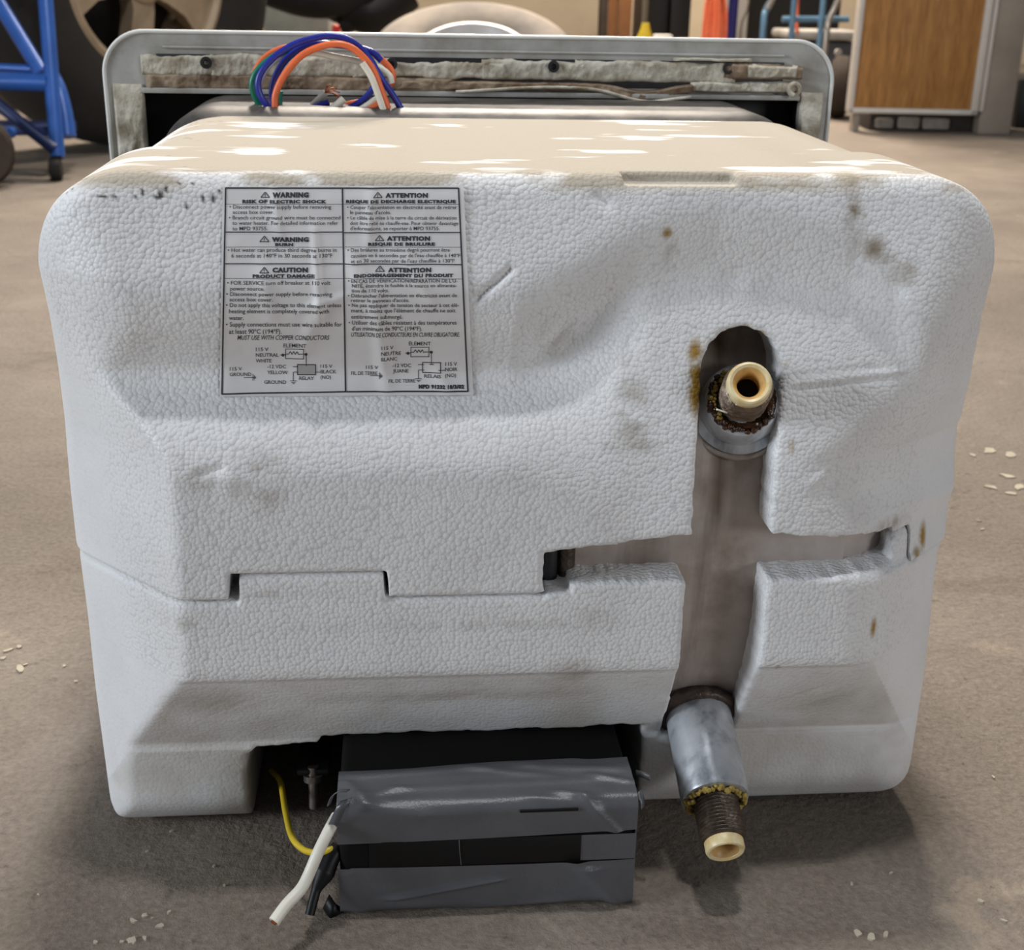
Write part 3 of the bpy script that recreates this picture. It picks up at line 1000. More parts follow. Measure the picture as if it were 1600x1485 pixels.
# frame and rules
for a in [(85, 52, 783, 52, 9), (783, 52, 1472, 52, 9), (88, 50, 66, 1278, 9), (1472, 50, 1528, 1262, 9), (66, 1276, 802, 1262, 9), (802, 1262, 1528, 1260, 9), (782, 52, 801, 1262, 9),
          (84, 314, 787, 314, 7), (787, 318, 1484, 316, 7), (80, 502, 789, 503, 7), (789, 503, 1493, 507, 7)]:
    line(*a)
for a in [(86, 148, 783, 148, 2.5), (784, 147, 1476, 148, 2.5), (82, 402, 787, 403, 2.5), (788, 402, 1488, 403, 2.5), (78, 589, 790, 590, 2.5), (790, 588, 1497, 592, 2.5)]:
    line(*a)
for a in [(323, 92, 26), (318, 355, 28), (318, 539, 28), (993, 92, 26), (1003, 350, 26), (1005, 532, 27)]:
    tri(*a)
B_ = True
for a in [("WARNING", 367, 582, 106, 29, B_), ("RISK OF ELECTRIC SHOCK", 187, 688, 141, 19, B_),
          ("• Disconnect power supply before removing", 110, 715, 174, 23), ("access box cover.", 130, 375, 205, 23),
          ("• Branch circuit ground wire must be connected", 107, 770, 238, 23), ("to water heater. For detailed information refer", 128, 757, 270, 23), ("to MPD 93755.", 128, 338, 303, 23),
          ("WARNING", 362, 582, 370, 26, B_), ("BURN", 382, 490, 396, 17, B_),
          ("• Hot water can produce third degree burns in", 100, 747, 431, 23), ("6 seconds at 140ºF in 30 seconds at 130ºF", 122, 722, 465, 24),
          ("CAUTION", 366, 577, 552, 27, B_), ("PRODUCT DAMAGE", 248, 617, 584, 19, B_),
          ("• FOR SERVICE turn off breaker at 110 volt", 97, 710, 626, 24), ("power source.", 115, 318, 660, 24),
          ("• Disconnect power supply before removing", 92, 720, 693, 24), ("access box cover.", 110, 368, 725, 24),
          ("• Do not apply this voltage to this element unless", 90, 775, 759, 25), ("heating element is completely covered with", 108, 703, 796, 26), ("water.", 108, 195, 836, 26),
          ("• Supply connections must use wire suitable for", 90, 778, 876, 28), ("at least 90ºC (194ºF).", 108, 420, 919, 29), ("MUST USE WITH COPPER CONDUCTORS", 157, 705, 955, 28, False, .22),
          ("ELEMENT", 432, 567, 1000, 23), ("115 V", 267, 342, 1022, 22), ("NEUTRAL", 267, 403, 1056, 22), ("WHITE", 267, 360, 1090, 22),
          ("RELAY", 525, 613, 1192, 22), ("-12 VDC", 335, 447, 1124, 22), ("YELLOW", 335, 457, 1159, 22), ("115 V", 652, 722, 1121, 22), ("BLACK", 652, 745, 1153, 22), ("(NO)", 652, 714, 1185, 21),
          ("115 V", 113, 185, 1137, 22), ("GROUND", 112, 240, 1170, 22), ("GROUND", 317, 447, 1216, 22),
          ("ATTENTION", 1037, 1290, 107, 25, B_), ("RISQUE DE DECHARGE ELECTRIQUE", 803, 1455, 140, 18, B_),
          ("• Couper l'alimentation en électricité avant de retirer", 810, 1462, 176, 22), ("le panneau d'accès.", 828, 1070, 207, 22),
          ("• Le câble de mise à la terre du circuit de dérivation", 810, 1460, 239, 22), ("doit être relié au chauffe-eau. Pour obtenir davantage", 828, 1470, 271, 22), ("d'informations, se reporter à MPD 93755.", 828, 1360, 302, 22),
          ("ATTENTION", 1045, 1303, 364, 25, B_), ("RISQUE DE BRULURE", 935, 1332, 394, 18, B_),
          ("• Des brûlures au troisième degré pourront être", 812, 1420, 430, 22), ("causées en 6 secondes par de l'eau chauffée à 140ºF", 832, 1482, 463, 22), ("et en 30 secondes par de l'eau chauffée à 130ºF", 832, 1448, 495, 22),
          ("ATTENTION", 1052, 1310, 551, 25, B_), ("ENDOMMAGEMENT DU PRODUIT", 850, 1440, 580, 19, B_),
          ("• EN CAS DE VÉRIFICATION/RÉPARATION DE L'U-", 815, 1465, 613, 22), ("NITÉ, éteindre le fusible à la source en alimenta-", 838, 1460, 641, 22), ("tion de 110 volts.", 835, 1058, 670, 22),
          ("• Débrancher l'alimentation en électricité avant de", 815, 1462, 700, 22), ("retirer le panneau d'accès.", 833, 1178, 729, 22),
          ("• Ne pas appliquer de tension de secteur à cet élé-", 817, 1475, 759, 23), ("ment, à moins que l'élément de chauffe ne soit", 835, 1452, 791, 24), ("entièrement submergé.", 835, 1140, 828, 24),
          ("• Utiliser des câbles résistant à des températures", 818, 1460, 864, 26), ("d'un minimum de 90ºC (194ºF).", 838, 1255, 899, 26), ("UTILISATION DE CONDUCTEURS EN CUIVRE OBLIGATOIRE.", 835, 1478, 936, 27, False, .22),
          ("ÉLÉMENT", 1177, 1307, 987, 22), ("115 V", 1015, 1085, 1010, 21), ("NEUTRE", 1013, 1130, 1044, 22), ("BLANC", 1013, 1107, 1077, 22),
          ("-12 VDC", 1080, 1190, 1117, 22), ("JUANE", 1083, 1175, 1150, 22), ("RELAIS", 1268, 1367, 1180, 22), ("115 V", 1395, 1463, 1108, 22), ("NOIR", 1393, 1465, 1140, 22), ("(NO)", 1393, 1457, 1175, 21),
          ("115 V", 922, 993, 1127, 22), ("FIL DE TERRE", 835, 990, 1162, 22), ("FIL DE TERRE", 1057, 1215, 1208, 21), ("MPD 91232 10/3/02", 1235, 1505, 1243, 22, B_)]:
    text(*a)


def circuit(ox, oy, relay_fill):
    rect(445 + ox, 1010 + oy, 552 + ox, 1067 + oy, 4)
    zz = [(445, 1040), (462, 1040), (472, 1024), (482, 1042), (492, 1024), (502, 1042), (512, 1024), (522, 1042), (530, 1038), (566, 1038)]
    for p, q in zip(zz, zz[1:]): line(p[0] + ox, p[1] + oy, q[0] + ox, q[1] + oy, 4, 2)
    disc(428 + ox, 1046 + oy, 9); disc(566 + ox, 1040 + oy, 9)
    line(412 + ox, 1046 + oy, 445 + ox, 1044 + oy, 4); line(567 + ox, 1040 + oy, 567 + ox, 1112 + oy, 4)
    rect(515 + ox, 1101 + oy, 622 + ox, 1161 + oy, 5)
    line(555 + ox, 1112 + oy, 580 + ox, 1112 + oy, 5, 2)
    for x0, y0, x1, y1 in ((487, 1114, 522, 1114), (490, 1146, 522, 1146), (490, 1146, 490, 1198), (608, 1146, 648, 1146), (470, 1198, 510, 1198), (478, 1207, 502, 1207), (485, 1215, 495, 1215)):
        line(x0 + ox, y0 + oy, x1 + ox, y1 + oy, 4, 3)


circuit(0, 0, True)
circuit(744, -12, False)
for ox, oy in ((0, 0), (752, -12)):
    for a in ((195, 1179, 256, 1179), (250, 1158, 250, 1198), (258, 1166, 258, 1190), (265, 1173, 265, 1185)):
        line(a[0] + ox, a[1] + oy, a[2] + ox, a[3] + oy, 4, 3)
prn = pydata('printed_text', tv, tf, M['ink'], sticker, False)
tag(prn, 'black printed warnings in two languages with wiring diagrams')
rv, rf = [], []
put([(518, 1104), (619, 1104), (619, 1158), (518, 1158)], [(0, 1, 2, 3)], .00012, rv, rf)
pydata('relay_symbol', rv, rf, M['relay_grey'], sticker, False)

# ------------------------------------------------------------------ control box under grey tape
bx0, bx1, by0, bz1 = -.0868, .0462, -.0262, .0585
CTRL = box('control_box', ((bx0 + bx1) / 2, (.116 + by0) / 2, bz1 / 2 + .0006), (bx1 - bx0, .116 - by0, bz1 - .0006), M['box_black'], HEATER, .005, None, 3)
tag(CTRL, 'black relay box taped over in grey at the bottom of the heater')


def tape_sheet(name, path, x0, x1, fn, label=None, nx=90, ns=44, edge=None, off=.0005):
    """path: list of (y,z) round the box; fn(x,s)->lift"""
    P = np.array(path, float)
    seg = np.hypot(*np.diff(P, axis=0).T)
    cum = np.concatenate([[0], np.cumsum(seg)])
    S = cum[-1]
    yc, zc = .04, .028
    v, f = [], []
    for j in range(ns + 1):
        for i in range(nx + 1):
            u = i / nx
            a, b = (0, 1) if edge is None else edge(u)
            s = S * (a + (b - a) * j / ns)
            y = np.interp(s, cum, P[:, 0]); z = np.interp(s, cum, P[:, 1])
            e = 1e-3
            y2, z2 = np.interp(min(S, s + e), cum, P[:, 0]), np.interp(min(S, s + e), cum, P[:, 1])
            y1, z1 = np.interp(max(0, s - e), cum, P[:, 0]), np.interp(max(0, s - e), cum, P[:, 1])
            ny, nz = (z2 - z1), -(y2 - y1)
            if ny * (y - yc) + nz * (z - zc) < 0: ny, nz = -ny, -nz
            L = math.hypot(ny, nz) + 1e-9
            x = x0 + (x1 - x0) * u
            h = off + fn(x, s / S)
            v.append((x, y + ny / L * h, z + nz / L * h))
    for j in range(ns):
        for i in range(nx):
            a = j * (nx + 1) + i
            f.append((a, a + 1, a + nx + 2, a + nx + 1))
    o = pydata(name, v, f, M['tape'], CTRL)
    if label: tag(o, label)
    return o


def arcpath(cy, cz, r, a0, a1, n=6): return [(cy + r * cos(a), cz + r * sin(a)) for a in np.linspace(a0, a1, n)]


def wr(x0, s0, x1, s1, wd, h):
    def g(x, s):
        X, x0_, x1_ = x / .13, x0 / .13, x1 / .13
        dx, ds = x1_ - x0_, s1 - s0
        t = max(0, min(1, ((X - x0_) * dx + (s - s0) * ds) / (dx * dx + ds * ds + 1e-9)))
        return h * math.exp(-(math.hypot(X - x0_ - t * dx, s - s0 - t * ds) / wd) ** 2)
    return g


def sumf(*g):
    def f(x, s):
        q = sum(k(x, s) for k in g)
        return q + .0003 * float(fbm2(np.array(x), np.array(s * .07), .02, 77, 3))
    return f


R_ = .0055
top_path = [(.0060, bz1)] + [(by0 + R_, bz1)] + arcpath(by0 + R_, bz1 - R_, R_, pi / 2, pi) + [(by0, .0400)]
wr_top = sumf(wr(-.084, .30, -.074, .62, .03, .0016), wr(-.080, .62, -.050, .70, .035, .0007), wr(.0, .60, .020, .66, .03, .0007), wr(.028, .30, .044, .42, .03, .0012), wr(-.03, .10, .01, .30, .035, .0008), wr(-.08, .20, .02, .05, .05, .0010), wr(-.06, .42, .03, .36, .05, .0008), wr(-.05, .72, -.02, .66, .07, .0006), wr(.022, .60, .038, .98, .022, .0018), wr(.012, .54, .026, .62, .03, .0010), wr(-.082, .55, -.06, .42, .04, .0010), wr(-.0, .12, .04, .22, .05, .0010))
tape_sheet('duct_tape', top_path, bx0 - .0004, bx1 + .0004, wr_top, 'grey duct tape folded over the top edge', edge=lambda u: (.10 * (1 - u) + .0 * u + .02 * sin(u * 9), 1.0 - .05 * u + .012 * sin(u * 3)))
low_path = [(by0, .0272), (by0, .0065)] + arcpath(by0 + .005, .0062, .005, pi, 1.45 * pi, 5)
tape_sheet('duct_tape', low_path, bx0 - .0004, bx1 + .0004, sumf(wr(-.030, .9, .012, .8, .05, .0007), wr(-.084, .1, -.078, .9, .03, .0009), wr(-.062, .62, -.018, .34, .038, .0016), wr(.020, .05, .038, .85, .03, .0014), wr(.028, .2, .044, .95, .05, .0012)),
           'grey duct tape along the bottom of the front', edge=lambda u: (.05 * sin(u * 2.4) + .02 * (u < .04), 1), off=.0006)
side_path = [(by0, .0402), (by0, .0264)]
tape_sheet('duct_tape', side_path, .0215, bx1 + .0004, sumf(wr(.03, .2, .03, .4, .1, .0001)), 'grey duct tape patch covering the right end of the black band', nx=24, ns=14, off=.0003)
# right-hand end wrap
box('duct_tape', (bx1 + .0003, by0 + .0165, .0315), (.0008, .031, .052), M['tape'], CTRL, .0003)
box('duct_tape', (bx0 - .0003, by0 + .0150, .0490), (.0008, .026, .016), M['tape'], CTRL, .0003)
tag(box('tape_slit', (.0065, by0 - .0010, .0545), (.026, .0006, .0015), M['etape'], CTRL, .0002), 'black slit where the tape gapes')
tag(box('electrical_tape', (-.026, by0 - .0004, .0335), (.0950, .0006, .0140), M['etape'], CTRL, .0002), 'glossy black band between the grey tapes')
tube('tape_edge', [(-.0335, by0 - .0009, .0405), (-.0332, by0 - .0009, .034), (-.0325, by0 - .0009, .0268)], .00022, M['tape'], CTRL, 5)
# loose tape tails
def ribbon(name, pts, wvec, m, parent, n=14):
    P = resample(pts, n)
    w_ = np.array(wvec)
    v = [p + w_ * .5 for p in P] + [p - w_ * .5 for p in P]
    f = [(i, i + 1, n + i + 1, n + i) for i in range(n - 1)]
    o = pydata(name, v, f, m, parent)
    s = o.modifiers.new('thick', 'SOLIDIFY'); s.thickness = .0004
    return o


Pt = lambda px, py, y: at_y(px, py, y)
ribbon('tape_tail', [Pt(545, 1235, -.026), Pt(530, 1236, -.029), Pt(519, 1244, -.027), Pt(513, 1258, -.024)], (.001, .006, -.003), M['tape'], CTRL)
ribbon('tape_tail', [Pt(541, 1250, -.028), Pt(533, 1262, -.030), Pt(523, 1284, -.029), Pt(516, 1298, -.028)], (.005, .0, .0015), M['tape'], CTRL)
ribbon('tape_tail', [Pt(994, 1208, -.002), Pt(1004, 1211, -.006), Pt(1016, 1216, -.008)], (.0005, .002, .002), M['tape'], CTRL)
ribbon('tape_tail', [Pt(999, 1236, -.022), Pt(1003, 1250, -.025), Pt(1004, 1262, -.026)], (.002, .003, 0), M['tape'], CTRL)
ribbon('tape_tail', [Pt(534, 1432, -.024), Pt(520, 1424, -.026), Pt(509, 1409, -.022)], (.003, .002, .006), M['etape'], CTRL)
# wires of the box
tube('yellow_wire', [Pt(424, 1205, .075), Pt(438, 1222, .050), Pt(446, 1268, .02), Pt(456, 1308, -.002), Pt(474, 1328, -.012), Pt(496, 1333, -.020), Pt(520, 1327, -.020), Pt(540, 1318, -.01)], .0015, M['w_yellow'], HEATER, 12, 60)
cab = tube('power_cable', [Pt(526, 1276, -.022), Pt(513, 1300, -.030), Pt(496, 1335, -.036), Pt(482, 1368, -.040), Pt(470, 1390, -.044), Pt(448, 1414, -.050), Pt(428, 1441, -.056)], .0026, M['w_white'], HEATER, 14, 60)
tag(cab, 'stiff white cut cable beside the taped box')
e0, e1 = Pt(430, 1438.5, -.0555), Pt(427, 1443, -.0566)
tube('cable_core', [e0, e1], .0015, M['copper'], cab, 8)
con = tube('insulated_connector', [Pt(530, 1322, -.018), Pt(516, 1345, -.022), Pt(505, 1368, -.026), Pt(494, 1392, -.030), Pt(484, 1430, -.036)],
           np.interp(np.linspace(0, 1, 40), [0, .3, .45, .6, .75, 1], [.0032, .0042, .0048, .0036, .0022, .0022]), M['etape'], HEATER, 12, 40)
tag(con, 'black taped wire splice hanging beside the box')
# bolt and back plate inside the cut-out
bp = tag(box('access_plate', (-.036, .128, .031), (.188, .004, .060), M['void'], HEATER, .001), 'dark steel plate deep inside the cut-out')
bc = at_y(490, 1216, .045)
tag(lathe('bolt', [(.0028, -.006), (.0028, -.002), (.0050, -.002), (.0050, .0012), (.0026, .0014), (.0026, .0155), (.0020, .0160)], bc, (0, -.2, -1), M['bolt'], HEATER, 16, 30), 'small zinc bolt hanging in the dark cut-out')
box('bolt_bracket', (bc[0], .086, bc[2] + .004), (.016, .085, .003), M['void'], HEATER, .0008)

# ------------------------------------------------------------------ mounting flange behind
fx0, fx1, fz0, fz1, fy = -.2365, .2235, .002, .3635, .3460
ox0, ox1, oz0, oz1 = -.2145, .2030, .020, .3275


def rrect(x0, x1, z0, z1, r, n=10):
    out = []
    for cx_, cz_, a0 in ((x1 - r, z1 - r, 0), (x0 + r, z1 - r, pi / 2), (x0 + r, z0 + r, pi), (x1 - r, z0 + r, 1.5 * pi)):
        out += [(cx_ + r * cos(a0 + pi / 2 * k / n), cz_ + r * sin(a0 + pi / 2 * k / n)) for k in range(n + 1)]
    return out


def frame_mesh(name, outer, inner, y0, y1, m, parent, bev=0.0):
    n = len(outer)
    v = [(x, y0, z) for x, z in outer] + [(x, y0, z) for x, z in inner] + [(x, y1, z) for x, z in outer] + [(x, y1, z) for x, z in inner]
    f = []
    for k in range(n):
        q = (k + 1) % n
        f += [(k, q, n + q, n + k), (2 * n + k, 3 * n + k, 3 * n + q, 2 * n + q), (k, 2 * n + k, 2 * n + q, q), (n + k, n + q, 3 * n + q, 3 * n + k)]
    return pydata(name, v, f, m, parent, True, 30)


FL_ = frame_mesh('mounting_flange', rrect(fx0, fx1, fz0, fz1, .026), rrect(ox0, ox1, oz0, oz1, .002), fy, fy + .003, M['flange'], HEATER)
tag(FL_, 'grey back of the white door flange behind the foam')
lip = [(x, fy - .0005, z) for x, z in rrect(fx0, fx1, fz0, fz1, .026, 14)]
lip = lip + lip[:1]
tag(tube('flange_lip', lip, .0013, M['flange_edge'], FL_, 8), 'bright white rolled edge')
fold = [(x, fy - .001, .3545) for x in np.linspace(-.20, .19, 30)]
tube('flange_crease', fold, .0009, M['flange'], FL_, 6)


def slab(name, x0, x1, zlo, zhi, th, m, seed, rag=.0012, nx=180, nz=14, parent=FL_, y=fy, sag=None):
    v, f = [], []
    xs = np.linspace(x0, x1, nx)
    rt = (fbm2(xs, xs * 0, .016, seed, 5) - .5) * 4 * rag
    rb = (fbm2(xs, xs * 0 + .5, .02, seed + 9, 5) - .5) * 2.4 * rag
    sg = np.array([sag(x) for x in xs]) if sag is not None else 0 * xs
    ends = np.minimum(np.arange(nx), nx - 1 - np.arange(nx)) / 4
    for j in range(nz + 1):
        t = j / nz
        z = zlo + rb + sg + (zhi + rt - zlo - rb) * t
        e = np.minimum(np.minimum(1, min(t, 1 - t) * 6), ends)
        h = th * np.sqrt(e) * (.75 + .9 * (fbm2(xs, z, .009, seed + 3, 4) - .35)) - .0008 * (e == 0)
        v += list(zip(xs, y - h, z))
    for j in range(nz):
        for i in range(nx - 1):
            a = j * nx + i
            f.append((a, a + 1, a + nx + 1, a + nx))
    return pydata(name, v, f, m, parent, True)


tag(box('gasket', (-.0068, fy - .0006, .3420), (.395, .0012, .0170), M['black_gasket'], FL_, .0003), 'black gasket strip showing through gaps in the putty')
slab('putty', -.214, -.165, .3375, .3500, .0035, M['putty'], 5)
slab('putty', -.172, -.060, .3375, .3515, .0045, M['putty'], 17)
slab('putty', -.085, .012, .3375, .3475, .0035, M['putty'], 23, .0020)
slab('putty', -.004, .062, .3375, .3500, .0040, M['putty'], 31)
slab('putty', .055, .160, .3370, .3505, .0038, M['putty'], 43)
slab('putty', .150, .203, .3400, .3495, .0055, M['putty_brown'], 57)
slab('putty', .165, .200, .3405, .3490, .0070, M['putty'], 59, .0012, 60)
slab('putty', -.212, -.020, .3295, .3390, .0050, M['putty_brown'], 63, .0005)
slab('putty', -.060, .135, .3310, .3370, .0062, M['putty_brown'], 71, .0004, sag=lambda x: -.0045 * math.exp(-((x - .100) / .020) ** 2) + .001 * math.exp(-((x - .145) / .02) ** 2))
slab('putty', .130, .201, .3315, .3385, .0065, M['putty'], 83, .0006)
slab('putty', .118, .170, .3505, .3528, .0050, M['putty'], 87, .0006, 60, 8)
tag(slab('putty', -.2325, -.2135, .21, .3335, .0040, M['putty'], 91, .0006, 40, 60), 'grey putty down the left side of the flange')
slab('putty', .2035, .2185, .21, .3330, .0045, M['putty'], 97, .0006, 40, 60)
tube('putty_curl', [(.197 + .0035 * cos(a), fy - .006 - .0006 * a, .3345 + .0035 * sin(a)) for a in np.linspace(-1.5, 4.6, 26)], .0016, M['putty'], FL_, 8)
tube('putty_ribbon', [(x, fy - .0068, .3318 + .0022 * sin(x * 34) - .0052 * math.exp(-((x - .100) / .022) ** 2)) for x in np.linspace(-.02, .13, 60)], .0010, M['putty'], FL_, 8)
for px, py in ((322, 98), (865, 104), (1138, 107), (612, 100)):
    c = at_y(px, py, fy - .0045)
    tag(lathe('screw_hole', [(.0026, .0012), (.0037, .0004), (.0036, -.0010), (.0018, -.0012), (.0014, .0010)], c, (0, 1, 0), M['black_gasket'], FL_, 16, 40), 'black disc painting the dark of a screw hole in the putty')  # flat disc on the putty, the hole's dark is put into its colour
tag(box('opening_edge', (-.006, fy - .002, .3290), (.416, .006, .0032), M['flange'], FL_, .0006), 'folded grey edge along the top of the opening')
# burner housing
hr = [(y_, rrect(-.1935 + e_, .1800 - e_, .030, .3268 - e_, .034, 12)) for y_, e_ in ((.246, .020), (.252, .008), (.258, .003), (.268, 0), (.352, 0))]
hn = len(hr[0][1])
HS = pydata('burner_housing', [(x, y_, z) for y_, o_ in hr for x, z in o_], [tuple(range(hn))] + [(i * hn + k, (i + 1) * hn + k, (i + 1) * hn + (k + 1) % hn, i * hn + (k + 1) % hn) for i in range(4) for k in range(hn)], M['housing'], HEATER, True, 50)
tag(HS, 'scuffed dark steel housing between foam and flange')
tag(box('door_pan', (-.006, .372, .176), (.43, .004, .33), M['void'], FL_, .001), 'black sheet painting the dark inside of the access door pan')
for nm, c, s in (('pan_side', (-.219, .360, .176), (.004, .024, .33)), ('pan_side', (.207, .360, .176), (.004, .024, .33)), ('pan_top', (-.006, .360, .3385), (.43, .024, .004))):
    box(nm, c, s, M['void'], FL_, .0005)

# ------------------------------------------------------------------ wire harness on top
def wire(pts, y, m, r=.00195, dy=None):
    P = []
    for k, q in enumerate(pts):
        yy = y + (dy[k] if dy else 0)
        P.append(at_y(q[0], q[1], yy))
    return tube('harness_wire', P, r, m, HEATER, 10, 26 + 5 * len(pts))


W = wire
W([(422, 184), (402, 158), (394, 135), (398, 117), (410, 102), (432, 86), (460, 74), (495, 66), (540, 68), (578, 92), (596, 135), (602, 186)], .282, M['w_green'])
W([(424, 180), (404, 152), (397, 122), (407, 98), (428, 81), (455, 73), (500, 68), (545, 71), (588, 88), (610, 108), (614, 124), (608, 134)], .288, M['w_orange'])
W([(430, 176), (410, 155), (403, 132), (410, 110), (430, 88), (458, 70), (488, 60), (515, 56), (540, 60), (562, 74), (580, 96), (598, 126), (616, 152), (634, 184)], .274, M['w_blue'])
W([(434, 174), (425, 150), (430, 122), (444, 97), (466, 78), (492, 68), (525, 70), (555, 74), (582, 82), (596, 95)], .279, M['w_blue'])
W([(430, 170), (430, 150), (438, 128), (452, 107), (470, 88), (492, 76), (518, 69), (541, 71), (562, 84), (582, 108), (596, 142), (612, 186)], .270, M['w_orange'])
W([(421, 178), (405, 150), (408, 124), (422, 100), (450, 86), (485, 82), (520, 88), (560, 96), (592, 106), (608, 118), (612, 130)], .284, M['w_white'])
W([(566, 98), (580, 120), (590, 146), (604, 186)], .268, M['w_white'])
W([(424, 166), (440, 174), (462, 174), (490, 168), (514, 160)], .284, M['w_blue'])
W([(526, 180), (552, 166), (572, 152), (588, 130)], .280, M['w_blue'])
W([(500, 182), (522, 168), (537, 155)], .278, M['w_white'], .0023)
W([(488, 166), (500, 154), (508, 145)], .290, M['w_grey'], .0022)
W([(545, 182), (570, 168), (590, 154)], .276, M['w_white'], .0021)
W([(560, 182), (578, 172), (594, 162)], .273, M['w_orange'], .0021)
W([(530, 170), (545, 163), (560, 160)], .290, M['w_orange'], .0019)
W([(437, 142), (436, 160), (441, 180)], .287, M['w_green'])
sv, sf = [], []
c0 = at_y(508, 145, .290)
for k in range(12):
    p1 = c0 + np.array([random.uniform(-.001, .009), random.uniform(-.004, .004), random.uniform(-.003, .005)])
    a, b = tube_data(resample([c0, (c0 + p1) / 2 + np.array([0, 0, .0012]), p1], 6), .00035, 5)
    q = len(sv)
    sv += a
    sf += [tuple(q + i for i in f) for f in b]
tag(pydata('copper_strands', sv, sf, M['copper'], HEATER), 'frayed bare copper strands', kind='stuff')

# ================================================================== background
def pxm(d_): return d_ / FPX


def upright(px0, px1, py_top, dist, depth, m, name, parent=None, bev=.004, zfloor=0.0, top=None):
    """box standing on the floor whose front spans px0..px1 at a distance and rises to py_top"""
    a, b = at_d(px0, py_top, dist), at_d(px1, py_top, dist)
    zt_ = a[2] if top is None else top
    wd = math.hypot(b[0] - a[0], b[1] - a[1])
    ang = math.atan2(b[1] - a[1], b[0] - a[0])
    mid = (a + b) / 2
    n = np.array([-sin(ang), cos(ang)])
    c = (mid[0] + n[0] * depth / 2, mid[1] + n[1] * depth / 2, (zt_ + zfloor) / 2)
    return box(name, c, (wd, depth, zt_ - zfloor), m, parent, bev, Matrix.Rotation(ang, 4, 'Z'))


def D(px, py, dist): return at_d(px, py, dist)


# ---- blue cart
d0 = 2.56
cart = empty('steel_cart', (D(85, 280, d0)[0] - .1, D(85, 280, d0)[1], 0), 'blue tubular steel cart on small wheels at the left edge', 'cart')
post_ = tube('post', [D(90, 246, d0), D(66, -60, d0), D(30, -420, d0)], .0150, M['cart_blue'], cart, 12, 12)
tube('brace', [D(-40, -58, d0 + .06), D(66, 116, d0 + .03)], .0150, M['cart_blue'], cart, 12)
tube('rail', [D(-50, 103, d0 + .05), D(70, 109, d0 + .04)], .0085, M['cart_blue'], cart, 12)
tube('rail', [D(-50, 126, d0 + .0), D(76, 129, d0 + .0)], .0175, M['cart_blue'], cart, 14)
tube('brace', [D(-60, 118, d0 - .01), D(86, 234, d0 - .01)], .0120, M['cart_dark'], cart, 12)
fl = tube('fork_arm', [D(84, 118, d0 + .03), D(93, 140, d0 + .03), D(101, 175, d0 + .03), D(106, 214, d0 + .03)], np.interp(np.linspace(0, 1, 20), [0, 1], [.012, .017]), M['cart_blue'], cart, 12, 20)
box('base_plate', D(50, 200, d0 + .10), (.16, .10, .02), M['cart_dark'], cart, .003)
lathe('bolt', [(.010, 0), (.011, .004), (.008, .014), (0, .016)], D(18, 207, d0 - .05), (0, -1, .1), M['cart_blue'], cart, 16)
cpt = D(87, 262, d0)
ca = lathe('caster', [(.012, -.013), (.0215, -.010), (.0225, 0), (.0215, .010), (.012, .013)], (cpt[0], cpt[1], .0225), (1, .15, 0), M['rubber'], cart, 28)
tube('caster_stem', [D(88, 240, d0), (cpt[0], cpt[1], .03)], .011, M['rubber'], cart, 10)
wp = D(-28, 290, 2.47)
wh = lathe('wheel', [(.03, -.02), (.058, -.022), (.066, -.014), (.067, 0), (.066, .014), (.058, .022), (.03, .02)], (wp[0], wp[1], .067), (.35, -1, 0), M['rubber_brown'], cart, 40)
box('wheel_bracket', (wp[0], wp[1] + .03, .1), (.05, .02, .13), M['cart_dark'], cart, .003)
# things behind the cart
tag(upright(-60, 36, -160, 3.6, .1, M['wood_old'], 'wooden_post'), 'old brown wooden post behind the blue cart', 'post')
tag(upright(36, 62, 14, 3.5, .05, M['green'], 'green_bin', top=D(36, 14, 3.5)[2]), 'green plastic bin glimpsed through the blue cart frame', 'bin')

# ---- truck wheel and underside
phi = radians(55)
axv = np.array([sin(phi) * cos(YAW) - cos(phi) * -sin(YAW) * 0, 0, 0])
axv = np.array([sin(phi - YAW), -cos(phi - YAW), 0])
tc = at_z(205, 228, 0)
RW = .385
tc = np.array([tc[0], tc[1] + .02, RW])
truck = empty('pickup_truck', (tc[0], tc[1], 0), 'parked vehicle, only its front wheel and black underside in view', 'vehicle')
lathe('tyre', [(.215, -.10), (.25, -.118), (.32, -.122), (.36, -.112), (.38, -.095), (.385, -.05), (.385, .05), (.38, .095), (.36, .112), (.32, .122), (.25, .118), (.215, .10)], tc, axv, M['rubber'], truck, 96, 30, 0, True)
rim = lathe('rim', [(.18, -.09), (.222, -.09), (.228, .085), (.226, .104), (.214, .108), (.202, .100), (.196, .06), (.190, -.02), (.18, -.05)], tc, axv, M['alloy'], truck, 80, 30, 0, True)
lathe('brake_drum', [(0, -.03), (.185, -.03), (.185, -.05), (0, -.05)], tc, axv, M['underbody'], truck, 48)
u_ = np.array([0, 0, 1.0]); v_ = np.cross(axv, u_)
bm = bmesh.new()
for k in range(5):
    a = radians(-90 - 8 + 72 * k)
    dr = cos(a) * v_ * -1 + sin(a) * u_
    sd = np.cross(axv, dr)
    pts = []
    for r_, w_, h_ in ((.03, .034, .085), (.08, .030, .094), (.14, .032, .090), (.205, .062, .088)):
        pts.append([tc + dr * r_ + sd * w_ + axv * h_, tc + dr * r_ - sd * w_ + axv * h_, tc + dr * r_ - sd * w_ * .8 + axv * (h_ - .05), tc + dr * r_ + sd * w_ * .8 + axv * (h_ - .05)])
    vs_ = [[bm.verts.new(tuple(q)) for q in ring] for ring in pts]
    for i in range(3):
        for j in range(4):
            bm.faces.new((vs_[i][j], vs_[i][(j + 1) % 4], vs_[i + 1][(j + 1) % 4], vs_[i + 1][j]))
    bm.faces.new(vs_[0]); bm.faces.new(vs_[-1][::-1])
sp = bm_obj('spokes', bm, M['alloy'], rim, True, 40)
